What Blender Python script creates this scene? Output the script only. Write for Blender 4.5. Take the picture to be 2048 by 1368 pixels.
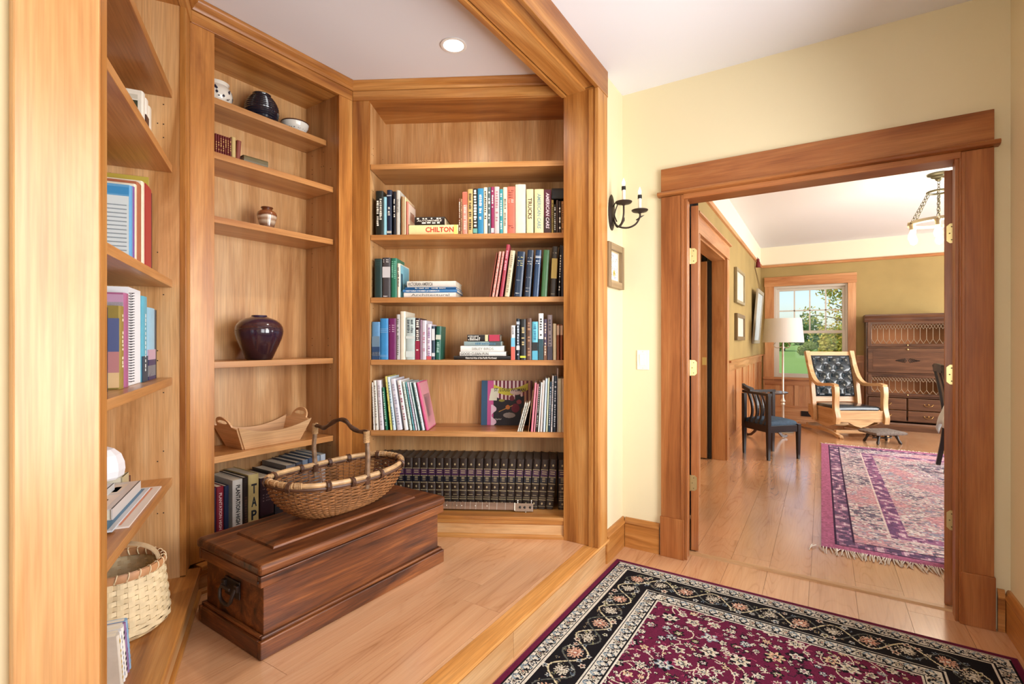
import bpy, bmesh, math, random
import numpy as np
from mathutils import Vector, Matrix

for o in list(bpy.data.objects): bpy.data.objects.remove(o)
SC = bpy.context.scene
COL = SC.collection
R = math.radians

# ------------------------------------------------------------------ camera
F, CXP, CYP, CAMH, YAW = 990.0, 1024.0, 684.0, 1.22, R(32)
cs, sn = math.cos(YAW), math.sin(YAW)
cam = bpy.data.cameras.new('camera'); camo = bpy.data.objects.new('camera', cam); COL.objects.link(camo)
cam.sensor_width = 36; cam.lens = F/2048*36; cam.clip_start = .02; cam.clip_end = 300
camo.location = (0, 0, CAMH); camo.rotation_euler = (R(90), 0, YAW)
SC.camera = camo
# ------------------------------------------------------------------ colour management / world / daylight
SC.view_settings.view_transform = 'Standard'; SC.view_settings.look = 'None'
SC.view_settings.gamma = 1; SC.view_settings.use_curve_mapping = False
SC.view_settings.exposure = 0.09
W = bpy.data.worlds.new('world'); SC.world = W; W.use_nodes = True
_n = W.node_tree.nodes; _l = W.node_tree.links
_sky = _n.new('ShaderNodeTexSky'); _sky.sky_type = 'NISHITA'; _sky.sun_disc = False
_sky.sun_elevation = R(42); _sky.sun_rotation = R(200); _sky.air_density = 1.0; _sky.dust_density = 1.5; _sky.ozone_density = 1.5
_l.new(_sky.outputs[0], _n['Background'].inputs[0]); _n['Background'].inputs[1].default_value = 0.17

def area_light(name, loc, rot, sx, sy, watts, col=(1, 1, 1)):
    l = bpy.data.lights.new(name, 'AREA'); l.shape = 'RECTANGLE'; l.size = sx; l.size_y = sy; l.energy = watts; l.color = col
    o = bpy.data.objects.new(name, l); COL.objects.link(o); o.location = loc; o.rotation_euler = rot
    return o
sun = bpy.data.lights.new('sun', 'SUN'); sun.energy = 2.6; sun.angle = R(1.5); sun.color = (1, .95, .86)
suno = bpy.data.objects.new('sun', sun); COL.objects.link(suno); suno.rotation_euler = (R(48), 0, R(-90)); suno.location = (-20, 25, 15)
# daylight in the window openings of the hall's right wall, the far room's right wall, and an added fill at the back wall
area_light('back_fill_light', (.80, 1.83, 1.40), (0, R(90), 0), 1.55, .95, 76, (.98, .98, 1))
area_light('back_fill_light', (.80, .63, 1.40), (0, R(90), 0), 1.55, .95, 36, (.98, .98, 1))
area_light('back_fill_light', (-.17, -2.32, 1.45), (R(90), 0, 0), 1.3, 1.7, 36, (1, .98, .97))  # frontal fill, added together with the unseen back window it shines through
area_light('back_fill_light', (3.92, 6.3, 1.5), (0, R(90), 0), 1.6, 3.6, 250, (1, .99, .97))

# ------------------------------------------------------------------ helpers
def lin(c):
    return tuple((v/255/12.92 if v/255 <= .04045 else ((v/255+.055)/1.055)**2.4) for v in c)
def c2w(x, z, h=0): return Vector((x*cs - z*sn, x*sn + z*cs, h))
def ground(px, py, h=0):
    z = (CAMH-h)*F/(py-CYP); return c2w((px-CXP)/F*z, z, h)

class MB:
    def __init__(s): s.v = []; s.f = []; s.M = None
    def add(s, vs, fs):
        b = len(s.v)
        if s.M is not None: vs = [tuple(s.M @ Vector(v)) for v in vs]
        s.v += [tuple(v) for v in vs]; s.f += [tuple(i+b for i in f) for f in fs]; return s
    def box(s, x0, x1, y0, y1, z0, z1):
        return s.add([(x0,y0,z0),(x1,y0,z0),(x1,y1,z0),(x0,y1,z0),(x0,y0,z1),(x1,y0,z1),(x1,y1,z1),(x0,y1,z1)],
                     [(0,3,2,1),(4,5,6,7),(0,1,5,4),(1,2,6,5),(2,3,7,6),(3,0,4,7)])
    def prism(s, pts, z0, z1, axis='z'):
        n = len(pts)
        def m(p, t): return (p[0],p[1],t) if axis=='z' else ((t,p[0],p[1]) if axis=='x' else (p[0],t,p[1]))
        vs = [m(p, z0) for p in pts]+[m(p, z1) for p in pts]
        fs = [tuple(range(n-1,-1,-1)), tuple(range(n,2*n))]+[(i,(i+1)%n,n+(i+1)%n,n+i) for i in range(n)]
        return s.add(vs, fs)
    def lathe(s, prof, n=24, c=(0,0,0), sx=1, sy=1):
        vs = []; fs = []
        for r, z in prof:
            for i in range(n):
                a = 2*math.pi*i/n; vs.append((c[0]+r*math.cos(a)*sx, c[1]+r*math.sin(a)*sy, c[2]+z))
        for k in range(len(prof)-1):
            for i in range(n):
                j = (i+1)%n; fs.append((k*n+i, k*n+j, (k+1)*n+j, (k+1)*n+i))
        fs.append(tuple(range(n-1,-1,-1))); fs.append(tuple((len(prof)-1)*n+i for i in range(n)))
        return s.add(vs, fs)
    def tube(s, path, r, n=8, closed=False, flat=1.0):
        P = [Vector(p) for p in path]; m = len(P); vs = []; fs = []; up = None
        rr = r if hasattr(r, '__len__') else [r]*m
        for i in range(m):
            if closed: t = P[(i+1)%m]-P[i-1]
            else: t = P[min(i+1,m-1)]-P[max(i-1,0)]
            t.normalize()
            if up is None:
                up = Vector((0,0,1)) if abs(t.z) < .9 else Vector((1,0,0))
            a = t.cross(up)
            if a.length < 1e-6: a = t.orthogonal()
            a.normalize(); b = a.cross(t).normalized(); up = b
            for k in range(n):
                q = 2*math.pi*k/n; vs.append(P[i]+a*(math.cos(q)*rr[i])+b*(math.sin(q)*rr[i]*flat))
        for i in range(m if closed else m-1):
            j = (i+1)%m
            for k in range(n):
                l = (k+1)%n; fs.append((i*n+k, i*n+l, j*n+l, j*n+k))
        if not closed:
            fs.append(tuple(range(n-1,-1,-1))); fs.append(tuple((m-1)*n+k for k in range(n)))
        return s.add(vs, fs)
    def ball(s, c, r, n=10, m=7, sz=1):
        prof = [(max(r*math.sin(math.pi*i/m), 1e-4), -r*sz*math.cos(math.pi*i/m)) for i in range(m+1)]
        return s.lathe(prof, n, c)
    def loft(s, rings):
        n = len(rings[0]); vs = [p for rg in rings for p in rg]; fs = []
        for k in range(len(rings)-1):
            for i in range(n):
                j = (i+1)%n; fs.append((k*n+i, k*n+j, (k+1)*n+j, (k+1)*n+i))
        fs.append(tuple(range(n-1,-1,-1))); fs.append(tuple((len(rings)-1)*n+i for i in range(n)))
        return s.add(vs, fs)
    def build(s, name, mat, parent=None, smooth=False, bevel=0, loc=None, rot=None):
        me = bpy.data.meshes.new(name); me.from_pydata(s.v, [], s.f); me.update()
        bm = bmesh.new(); bm.from_mesh(me); bmesh.ops.recalc_face_normals(bm, faces=bm.faces); bm.to_mesh(me); bm.free()
        if mat is not None: me.materials.append(mat)
        if smooth:
            me.polygons.foreach_set('use_smooth', [True]*len(me.polygons))
            try: me.set_sharp_from_angle(angle=R(40))
            except Exception: pass
        o = bpy.data.objects.new(name, me); COL.objects.link(o)
        if parent: o.parent = parent
        if loc is not None: o.location = loc
        if rot is not None: o.rotation_euler = rot
        if bevel:
            b = o.modifiers.new('bevel', 'BEVEL'); b.width = bevel; b.segments = 2; b.limit_method = 'ANGLE'; b.angle_limit = R(50)
        return o
def B(*a): return MB().box(*a)
def empty(name, loc=(0,0,0), rz=0, rot=None):
    o = bpy.data.objects.new(name, None); COL.objects.link(o); o.location = loc
    o.rotation_euler = rot if rot else (0,0,rz); o.empty_display_size = .05
    return o
def tag(o, label, cat, group=None, kind=None):
    o['label'] = label; o['category'] = cat
    if group: o['group'] = group
    if kind: o['kind'] = kind
    return o
def struct(o, label=None):
    o['kind'] = 'structure'
    if label: o['label'] = label
    return o

# ------------------------------------------------------------------ materials
MATS = {}
def newmat(name):
    m = bpy.data.materials.new(name); m.use_nodes = True
    return m, m.node_tree.nodes, m.node_tree.links, m.node_tree.nodes['Principled BSDF']
def plain(col, rough=.5, metal=0, name=None, spec=.5, coat=0, bump=0, bscale=300, var=0, vscale=8, emit=0, trans=0):
    key = ('p', col, rough, metal, spec, coat, bump, bscale, var, vscale, emit, trans)
    if key in MATS: return MATS[key]
    m, n, l, b = newmat(name or 'paint'); lc = lin(col)
    b.inputs['Base Color'].default_value = (*lc, 1); b.inputs['Roughness'].default_value = rough
    b.inputs['Metallic'].default_value = metal; b.inputs['Specular IOR Level'].default_value = spec
    b.inputs['Coat Weight'].default_value = coat; b.inputs['Coat Roughness'].default_value = .12
    if trans: b.inputs['Transmission Weight'].default_value = trans
    if emit:
        b.inputs['Emission Color'].default_value = (*lc, 1); b.inputs['Emission Strength'].default_value = emit
    if var or bump:
        tc = n.new('ShaderNodeTexCoord')
    if var:
        t = n.new('ShaderNodeTexNoise'); t.inputs['Scale'].default_value = vscale; t.inputs['Detail'].default_value = 5
        l.new(tc.outputs['Object'], t.inputs['Vector'])
        r = n.new('ShaderNodeValToRGB'); r.color_ramp.elements[0].position = .3; r.color_ramp.elements[1].position = .7
        r.color_ramp.elements[0].color = (*[v*(1-var) for v in lc], 1); r.color_ramp.elements[1].color = (*[min(1, v*(1+var)) for v in lc], 1)
        l.new(t.outputs['Fac'], r.inputs['Fac']); l.new(r.outputs[0], b.inputs['Base Color'])
    if bump:
        t = n.new('ShaderNodeTexNoise'); t.inputs['Scale'].default_value = bscale; t.inputs['Detail'].default_value = 3
        l.new(tc.outputs['Object'], t.inputs['Vector'])
        q = n.new('ShaderNodeBump'); q.inputs['Strength'].default_value = bump; q.inputs['Distance'].default_value = .002
        l.new(t.outputs['Fac'], q.inputs['Height']); l.new(q.outputs[0], b.inputs['Normal'])
    MATS[key] = m; return m
def wood(name, cols, axis='z', rough=.36, scale=1.0, fine=.18, figure=0.0, knots=0, coat=0, spread=(.32,.50,.68)):
    """stretched-noise timber: cols = dark, mid, light (sRGB); axis = direction of the grain"""
    key = ('w', name, axis)
    if key in MATS: return MATS[key]
    m, n, l, b = newmat(name+'_'+axis)
    tc = n.new('ShaderNodeTexCoord'); oi = n.new('ShaderNodeObjectInfo')
    mul = n.new('ShaderNodeVectorMath'); mul.operation = 'SCALE'; mul.inputs[0].default_value = (7.3, 11.7, 5.9); l.new(oi.outputs['Random'], mul.inputs['Scale'])
    add = n.new('ShaderNodeVectorMath'); l.new(tc.outputs['Object'], add.inputs[0]); l.new(mul.outputs[0], add.inputs[1])
    def mapped(across, along):
        mp = n.new('ShaderNodeMapping'); s = [across*scale]*3; s['xyz'.index(axis)] = along*scale
        mp.inputs['Scale'].default_value = s; l.new(add.outputs[0], mp.inputs['Vector']); return mp
    a = mapped(9, .9)
    t1 = n.new('ShaderNodeTexNoise'); t1.inputs['Scale'].default_value = 1; t1.inputs['Detail'].default_value = 6
    t1.inputs['Roughness'].default_value = .6; t1.inputs['Distortion'].default_value = .7; l.new(a.outputs[0], t1.inputs['Vector'])
    fac = t1.outputs['Fac']
    if figure:   # cathedral figure: contour lines of a slow noise
        f0 = mapped(7, .8); t3 = n.new('ShaderNodeTexNoise'); t3.inputs['Scale'].default_value = 1; t3.inputs['Detail'].default_value = 1.5
        t3.inputs['Distortion'].default_value = .35; l.new(f0.outputs[0], t3.inputs['Vector'])
        mm = n.new('ShaderNodeMath'); mm.operation = 'MULTIPLY'; mm.inputs[1].default_value = 36; l.new(t3.outputs['Fac'], mm.inputs[0])
        fr = n.new('ShaderNodeMath'); fr.operation = 'PINGPONG'; fr.inputs[1].default_value = 1; l.new(mm.outputs[0], fr.inputs[0])
        pw = n.new('ShaderNodeMath'); pw.operation = 'POWER'; pw.inputs[1].default_value = 4.0; l.new(fr.outputs[0], pw.inputs[0])
        ms = n.new('ShaderNodeMath'); ms.operation = 'MULTIPLY_ADD'; ms.inputs[1].default_value = -figure; l.new(pw.outputs[0], ms.inputs[0]); l.new(fac, ms.inputs[2])
        fac = ms.outputs[0]
    rp = n.new('ShaderNodeValToRGB'); cr = rp.color_ramp; cr.elements.new(.5)
    for e, c, p in zip(cr.elements, cols, spread): e.position = p; e.color = (*lin(c), 1)
    l.new(fac, rp.inputs['Fac'])
    g = mapped(170, 5); t2 = n.new('ShaderNodeTexNoise'); t2.inputs['Scale'].default_value = 1; t2.inputs['Detail'].default_value = 3; l.new(g.outputs[0], t2.inputs['Vector'])
    r2 = n.new('ShaderNodeValToRGB'); r2.color_ramp.elements[0].position = .35; r2.color_ramp.elements[1].position = .62
    r2.color_ramp.elements[0].color = (1-fine, 1-fine*1.1, 1-fine*1.2, 1); r2.color_ramp.elements[1].color = (1, 1, 1, 1); l.new(t2.outputs['Fac'], r2.inputs['Fac'])
    mx = n.new('ShaderNodeMix'); mx.data_type = 'RGBA'; mx.blend_type = 'MULTIPLY'; mx.inputs[0].default_value = 1
    l.new(rp.outputs[0], mx.inputs[6]); l.new(r2.outputs[0], mx.inputs[7]); out = mx.outputs[2]
    # plank to plank tone
    hs = n.new('ShaderNodeHueSaturation'); ma = n.new('ShaderNodeMapRange'); ma.inputs['To Min'].default_value = .92; ma.inputs['To Max'].default_value = 1.08
    l.new(oi.outputs['Random'], ma.inputs['Value']); l.new(ma.outputs[0], hs.inputs['Value']); l.new(out, hs.inputs['Color']); out = hs.outputs[0]
    if knots:
        k = n.new('ShaderNodeTexVoronoi'); k.inputs['Scale'].default_value = knots; l.new(add.outputs[0], k.inputs['Vector'])
        kr = n.new('ShaderNodeValToRGB'); kr.color_ramp.elements[0].position = .04; kr.color_ramp.elements[1].position = .16
        kr.color_ramp.elements[0].color = (.25, .2, .17, 1); kr.color_ramp.elements[1].color = (1, 1, 1, 1); l.new(k.outputs['Distance'], kr.inputs['Fac'])
        m2 = n.new('ShaderNodeMix'); m2.data_type = 'RGBA'; m2.blend_type = 'MULTIPLY'; m2.inputs[0].default_value = .8
        l.new(out, m2.inputs[6]); l.new(kr.outputs[0], m2.inputs[7]); out = m2.outputs[2]
    l.new(out, b.inputs['Base Color'])
    b.inputs['Roughness'].default_value = rough; b.inputs['Coat Weight'].default_value = coat; b.inputs['Coat Roughness'].default_value = .17; b.inputs['Coat IOR'].default_value = 1.6
    bp = n.new('ShaderNodeBump'); bp.inputs['Strength'].default_value = .12; bp.inputs['Distance'].default_value = .001
    l.new(t2.outputs['Fac'], bp.inputs['Height']); l.new(bp.outputs[0], b.inputs['Normal'])
    MATS[key] = m; return m
FIR = ((140,82,34), (182,121,58), (206,152,88))
PAN = ((164,112,62), (198,150,98), (214,174,126))
def fir(a='z'): return wood('fir', FIR, a, rough=.33)
def panel(a='z'): return wood('panel_fir', PAN, a, rough=.36)
def case_wood(a='z'): return wood('door_fir', ((130,72,32), (162,98,50), (182,120,68)), a, rough=.34)
def floorwood(a='y'): return wood('cherry_laminate', ((164,110,70), (204,154,112), (217,172,130)), a, rough=.22, figure=.15, coat=1.0, fine=.07, spread=(.1,.42,.8))
def pine(a='x'): return wood('old_pine', ((50,24,12), (110,60,28), (164,100,50)), a, rough=.40, fine=.4, knots=2.6, scale=1.6, spread=(.34,.52,.72))
def darkoak(a='x'): return wood('dark_oak', ((62,38,26), (92,60,42), (116,80,56)), a, rough=.35, fine=.3, scale=1.5)
def oak(a='x'): return wood('golden_oak', ((184,138,90), (210,168,120), (224,188,144)), a, rough=.35, fine=.2, scale=1.5)
def ebony(a='z'): return wood('black_chair_wood', ((20,14,14), (34,25,25), (48,36,34)), a, rough=.3, fine=.2)
WALL = plain((227,214,178), .75, name='cream_wall', bump=.05, bscale=250, spec=.25)
FARW = plain((164,141,92), .8, name='olive_wall', var=.10, vscale=2.2, spec=.2)
CEIL = plain((229,229,234), .85, name='white_ceiling', spec=.2)
BLACK = plain((16,14,14), .5, name='black')
IRON = plain((62,50,44), .5, .5, name='wrought_iron')
BRASS = plain((226,206,146), .3, .9, name='brass')
WHITE = plain((240,238,234), .45, name='white')
def glass_mat():
    if 'glass' in MATS: return MATS['glass']
    m, n, l, b = newmat('window_glass'); n.remove(b)
    t = n.new('ShaderNodeBsdfTransparent'); g = n.new('ShaderNodeBsdfGlossy'); g.inputs['Roughness'].default_value = .03
    mx = n.new('ShaderNodeMixShader'); fz = n.new('ShaderNodeFresnel'); fz.inputs['IOR'].default_value = 1.18
    l.new(fz.outputs[0], mx.inputs[0]); l.new(t.outputs[0], mx.inputs[1]); l.new(g.outputs[0], mx.inputs[2]); l.new(mx.outputs[0], n['Material Output'].inputs[0])
    MATS['glass'] = m; return m
GLASS = glass_mat()
def vcol_mat(name, rough=.95, bump=.3, bscale=500, spec=.1):
    m, n, l, b = newmat(name)
    a = n.new('ShaderNodeVertexColor'); a.layer_name = 'pattern'; l.new(a.outputs[0], b.inputs['Base Color'])
    b.inputs['Roughness'].default_value = rough; b.inputs['Specular IOR Level'].default_value = spec
    if bump:
        tc = n.new('ShaderNodeTexCoord'); t = n.new('ShaderNodeTexNoise'); t.inputs['Scale'].default_value = bscale
        l.new(tc.outputs['Object'], t.inputs['Vector']); q = n.new('ShaderNodeBump'); q.inputs['Strength'].default_value = bump; q.inputs['Distance'].default_value = .004
        l.new(t.outputs['Fac'], q.inputs['Height']); l.new(q.outputs[0], b.inputs['Normal'])
    return m
def grid_object(name, img, w, h, mat, parent=None, zfun=None):
    """flat grid w x h whose faces carry the colours of img (rows: +y up), as printed or woven pattern"""
    ny, nx = img.shape[:2]
    xs = np.linspace(0, w, nx+1); ys = np.linspace(0, h, ny+1); X, Y = np.meshgrid(xs, ys)
    Z = np.zeros_like(X) if zfun is None else zfun(X, Y)
    co = np.stack([X, Y, Z], -1).reshape(-1, 3).astype(np.float32)
    i, j = np.meshgrid(np.arange(nx), np.arange(ny)); a = j*(nx+1)+i
    q = np.stack([a, a+1, a+nx+2, a+nx+1], -1).reshape(-1).astype(np.int32)
    me = bpy.data.meshes.new(name); me.vertices.add(len(co)); me.vertices.foreach_set('co', co.ravel())
    nf = nx*ny; me.loops.add(nf*4); me.loops.foreach_set('vertex_index', q)
    me.polygons.add(nf); me.polygons.foreach_set('loop_start', np.arange(0, nf*4, 4, dtype=np.int32)); me.polygons.foreach_set('loop_total', np.full(nf, 4, dtype=np.int32))
    me.update(calc_edges=True)
    at = me.color_attributes.new('pattern', 'FLOAT_COLOR', 'CORNER')
    c = img.reshape(-1, 3)/255.0; c = np.where(c <= .04045, c/12.92, ((c+.055)/1.055)**2.4)
    c4 = np.concatenate([c, np.ones((len(c), 1))], 1); at.data.foreach_set('color', np.repeat(c4, 4, 0).astype(np.float32).ravel())
    me.materials.append(mat); o = bpy.data.objects.new(name, me); COL.objects.link(o)
    if parent: o.parent = parent
    return o
# lettering: requests are gathered and turned into flat meshes in one go at the end
TEXTS = []
def text(s, mat, parent, o, U, V, w, h, fit=True, bold=0.0, shear=0, name='title'):
    """letters in the box starting at o, w along U, h along V"""
    ob = bpy.data.objects.new(name, bpy.data.meshes.new(name)); COL.objects.link(ob); ob.parent = parent
    TEXTS.append((ob, s, mat, Vector(o), Vector(U), Vector(V), w, h, fit, bold, shear)); return ob
def finish_texts():
    tmp = []
    for t in TEXTS:
        cu = bpy.data.curves.new('t', 'FONT'); cu.body = t[1]; cu.resolution_u = 2; cu.offset = t[9]; cu.shear = t[10]
        ob = bpy.data.objects.new('t', cu); COL.objects.link(ob); tmp.append(ob)
    bpy.context.view_layer.update(); dg = bpy.context.evaluated_depsgraph_get()
    for t, ob in zip(TEXTS, tmp):
        me = bpy.data.meshes.new_from_object(ob.evaluated_get(dg)); n = len(me.vertices)
        co = np.zeros(n*3, np.float32); me.vertices.foreach_get('co', co); co = co.reshape(-1, 3)
        mn = co.min(0); mxx = co.max(0); sz = np.maximum(mxx-mn, 1e-6)
        sx, sy = t[6]/sz[0], t[7]/sz[1]
        u = (co[:, 0]-mn[0])*sx; v = (co[:, 1]-mn[1])*sy
        out = np.array(t[3])[None]+u[:, None]*np.array(t[4])[None]+v[:, None]*np.array(t[5])[None]
        me.vertices.foreach_set('co', out.astype(np.float32).ravel()); me.materials.clear(); me.materials.append(t[2]); me.update()
        me.name = t[0].name; old = t[0].data; t[0].data = me; bpy.data.meshes.remove(old)
        cu = ob.data; bpy.data.objects.remove(ob); bpy.data.curves.remove(cu)
rnd = random.Random(7)
def marks(mat, parent, o, U, V, w, h, n=9, seed=0, name='title'):
    """a line of lettering too small to read: a row of short strokes"""
    rr = random.Random(seed); mb = MB(); o = Vector(o); U = Vector(U); V = Vector(V); x = 0; step = w/n
    for i in range(n):
        if rr.random() < .16: continue
        a = i*step; b = a+step*rr.uniform(.45, .82); lo = rr.uniform(0, .15)*h; hi = h*rr.uniform(.75, 1)
        p = [o+U*a+V*lo, o+U*b+V*lo, o+U*b+V*hi, o+U*a+V*hi]; m = (b-a)*.3
        mb.add(p, [(0, 1, 2, 3)])
    if not mb.f: mb.add([o, o+U*w, o+U*w+V*h, o+V*h], [(0, 1, 2, 3)])
    ob = mb.build(name, mat, parent); ob['kind'] = 'stuff'; return ob
# ================================================================== THE SETTING
XO, XN, YD, YE, XR = -1.013, -1.194, 2.875, 2.995, .675      # opening plane (hall side / niche side), door wall, right wall
HC, FC, XL, YF, PH = 2.70, 2.75, -.84, 9.0, .135             # ceilings, far room left / far wall, platform height
Y0, Y1 = .335, 2.449                                         # niche opening
YB = -2.2
X2, YN = 4.0, YE                                             # far room right wall
CASE_Y, CASE_Z, CASE_X = case_wood('y'), case_wood('z'), case_wood('x')

# ---- floors: sub floor + laminate planks
def planks(parent, x0, x1, y0, y1, z, w=.192, L=1.22, seed=1, t=.010):
    rr = random.Random(seed); cache = {}; x = x0; col = 0
    while x < x1-1e-4:
        xe = min(x+w, x1); y = y0-rr.uniform(0, L)
        while y < y1-1e-4:
            a, b = max(y, y0), min(y+L, y1)
            if b-a > .004:
                key = (round(xe-x, 4), round(b-a, 4))
                if key not in cache:
                    g = .0012; ww, hh = key; mb = MB()
                    mb.box(g/2, ww-g/2, g/2, hh-g/2, -t, 0)
                    o = mb.build('plank', floorwood('y'), parent); cache[key] = o.data
                else:
                    o = bpy.data.objects.new('plank', cache[key]); COL.objects.link(o); o.parent = parent
                o.location = (x, a, z)
            y += L
        x = xe; col += 1
SUB = plain((92,60,36), .8, name='sub_floor')
fl = struct(MB().box(XN, .80, YB-.15, YE, -.06, -.010).build('floor', SUB), 'cherry coloured laminate floor of the hall')
planks(fl, XO+.002, XR, -1.0, 2.955, 0, seed=3)
fl2 = struct(MB().box(XL-.7, X2, YE, YF+.15, -.06, -.010).build('floor', SUB), 'cherry coloured laminate floor of the far room')
planks(fl2, XL-.55, 2.04, YE, YF, 0, seed=5)
struct(MB().box(2.04, X2, YE, YF, -.010, 0).build('floor', floorwood('y')), 'laminate floor at the right of the far room')
th = MB(); th.prism([(2.95,.0),(2.958,.008),(2.987,.008),(2.995,.0)], -.655, .515, 'x')
struct(th.build('trim_threshold', oak('x')), 'wooden threshold strip in the double doorway')
# platform of the niche
pl = struct(MB().box(-2.95, XO-.004, Y0-.4, 3.15, 0, PH-.012).build('floor', SUB), 'raised laminate platform of the library niche')
planks(pl, -2.82, -1.075, Y0-.35, 3.1, PH, seed=11, t=.012)
ns = MB()
ns.prism([(-1.074, PH-.022), (-1.003, PH-.022), (-.993, PH-.018), (-.990, PH-.010), (-.993, PH-.002), (-1.003, PH), (-1.074, PH)], Y0-.35, Y1+.15, 'y')
struct(ns.build('trim_nosing', wood('nosing_oak', ((196,132,64),(214,152,82),(226,170,104)), 'y', fine=.25), smooth=True), 'honey oak nosing along the edge of the platform')
rs = struct(MB().box(-1.013, -1.006, -.2, 1.62, .0, PH-.022).build('trim_riser', panel('y')), 'pale wooden riser board under the platform nosing')
MB().box(-1.013, -1.006, 1.622, YD-.02, .0, PH-.022).build('riser_board', panel('y'), rs)

# ---- ceilings
struct(MB().box(-3.0, .80, YB-.15, YE, HC, HC+.05).build('ceiling', CEIL), 'white ceiling of the hall')
struct(MB().box(XL-.7, X2+.1, YE, YF+.15, FC, FC+.05).build('ceiling', CEIL), 'white ceiling of the far room')

# ---- walls of the hall
def wall_with_holes(name, mat, axis, p0, p1, a0, a1, z0, z1, holes, label):
    """slab between p0 and p1 across `axis`, spanning a0..a1 with window or door holes (b0,b1,c0,c1)"""
    mb = MB(); hs = sorted(holes); cur = a0
    def bx(u0, u1, v0, v1):
        if u1-u0 < 1e-5 or v1-v0 < 1e-5: return
        if axis == 'x': mb.box(p0, p1, u0, u1, v0, v1)
        else: mb.box(u0, u1, p0, p1, v0, v1)
    for b0, b1, c0, c1 in hs:
        bx(cur, b0, z0, z1); bx(b0, b1, z0, c0); bx(b0, b1, c1, z1); cur = b1
    bx(cur, a1, z0, z1)
    return struct(mb.build(name, mat), label)
wall_with_holes('wall_door', WALL, 'y', YD, YE-.06, XN, .80, 0, HC, [(-.657,.517,0,2.035)], 'cream wall around the double doorway')
wall_with_holes('wall_door', FARW, 'y', YE-.06, YE, XL-.7, X2+.1, 0, FC, [(-.657,.517,0,2.035)], 'olive side of the doorway wall')
wall_with_holes('wall_right', WALL, 'x', XR, XR+.10, YB, YD, 0, HC, [(.16,1.10,.62,2.18),(1.36,2.30,.62,2.18)], 'cream right wall of the hall')
wall_with_holes('wall_back', WALL, 'y', YB-.1, YB, XN, .80, 0, HC, [(-.82,.48,.6,2.3)], 'cream wall behind the viewer')
struct(MB().box(XN, XO, YB, Y0-.012, 0, HC).build('wall_left', WALL), 'cream wall left of the niche')
struct(MB().box(XN, XO, Y1+.012, YD, 0, HC).build('wall_left', WALL), 'narrow cream return wall with the sconce')
nw = MB(); nw.box(-3.0, -2.9, -.35, 3.35, 0, HC); nw.box(-3.0, XN, 3.25, 3.35, 0, HC); nw.box(-3.0, XN, -.35, -.25, 0, HC)
struct(nw.build('wall_niche', WALL), 'outer walls of the niche behind the bookcases')

# ---- opening of the niche: posts, beam
tr = empty('trim_niche_opening', (0,0,0)); struct(tr, 'honey fir frame of the niche opening: two posts and a beam')
def part(mb, name, mat, par, bev=.002, sm=False): return mb.build(name, mat, par, smooth=sm, bevel=bev)
part(B(XO, XO+.020, Y1-.006, Y1+.126, PH, 2.56), 'casing', fir('z'), tr)
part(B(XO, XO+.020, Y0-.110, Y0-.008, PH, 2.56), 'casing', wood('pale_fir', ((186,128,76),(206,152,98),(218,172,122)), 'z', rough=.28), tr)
part(B(XN-.004, XO, Y1, Y1+.012, PH, 2.575), 'jamb', fir('z'), tr)
part(B(XN-.004, XO, Y0-.012, Y0, PH, 2.575), 'jamb', fir('z'), tr)
part(B(XO-.035, XO-.012, Y1-.008, Y1, PH, 2.56), 'bead', fir('z'), tr)
part(B(XO, XO+.022, Y0-.112, Y1+.130, 2.56, HC), 'head_casing', fir('y'), tr)
part(B(XN+.002, XO, Y0, Y1, 2.575, HC), 'beam', fir('y'), tr)
part(B(XN+.02, XO-.055, Y0, Y1, 2.562, 2.575), 'soffit_board', fir('y'), tr)
part(B(XN-.014, XN+.012, Y0, Y1, 2.556, HC), 'bead', fir('y'), tr)

# ---- baseboards (face board + rounded cap)
def baseboard(name, run, t, h, label):
    """run: (x0,y0,x1,y1) along the wall foot, t: offset vector into the room"""
    x0, y0, x1, y1 = run; d = Vector((x1-x0, y1-y0, 0)); L = d.length; ang = math.atan2(d.y, d.x)
    r = empty(name, (x0, y0, 0), ang); s = 1 if (Matrix.Rotation(ang, 3, 'Z') @ Vector((0,1,0))).dot(Vector((*t,0))) > 0 else -1
    w = .018*s
    def q(a, b): return (min(a,b), max(a,b))
    y = q(0, w); part(B(0, L, y[0], y[1], 0, h-.035), 'board', fir('x'), r, .001)
    prof = [(0,h-.035),(w*1.25,h-.035),(w*1.35,h-.028),(w*.9,h-.018),(w*.7,h-.006),(w*.45,h),(0,h)]
    MB().prism(prof, 0, L, 'x').build('cap', fir('x'), r, smooth=True)
    return struct(r, label)
baseboard('baseboard_door', (XO+.02, YD, -.79, YD), (0,-1), .175, 'fir baseboard between niche and doorway')
baseboard('baseboard_left', (XO, 2.58, XO, YD), (1,0), .175, 'fir baseboard under the sconce')
baseboard('baseboard_right', (XR, YB, XR, YD), (-1,0), .175, 'fir baseboard along the right wall')
baseboard('baseboard_door', (.632, YD, XR-.02, YD), (0,-1), .175, 'short fir baseboard right of the doorway')

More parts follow.
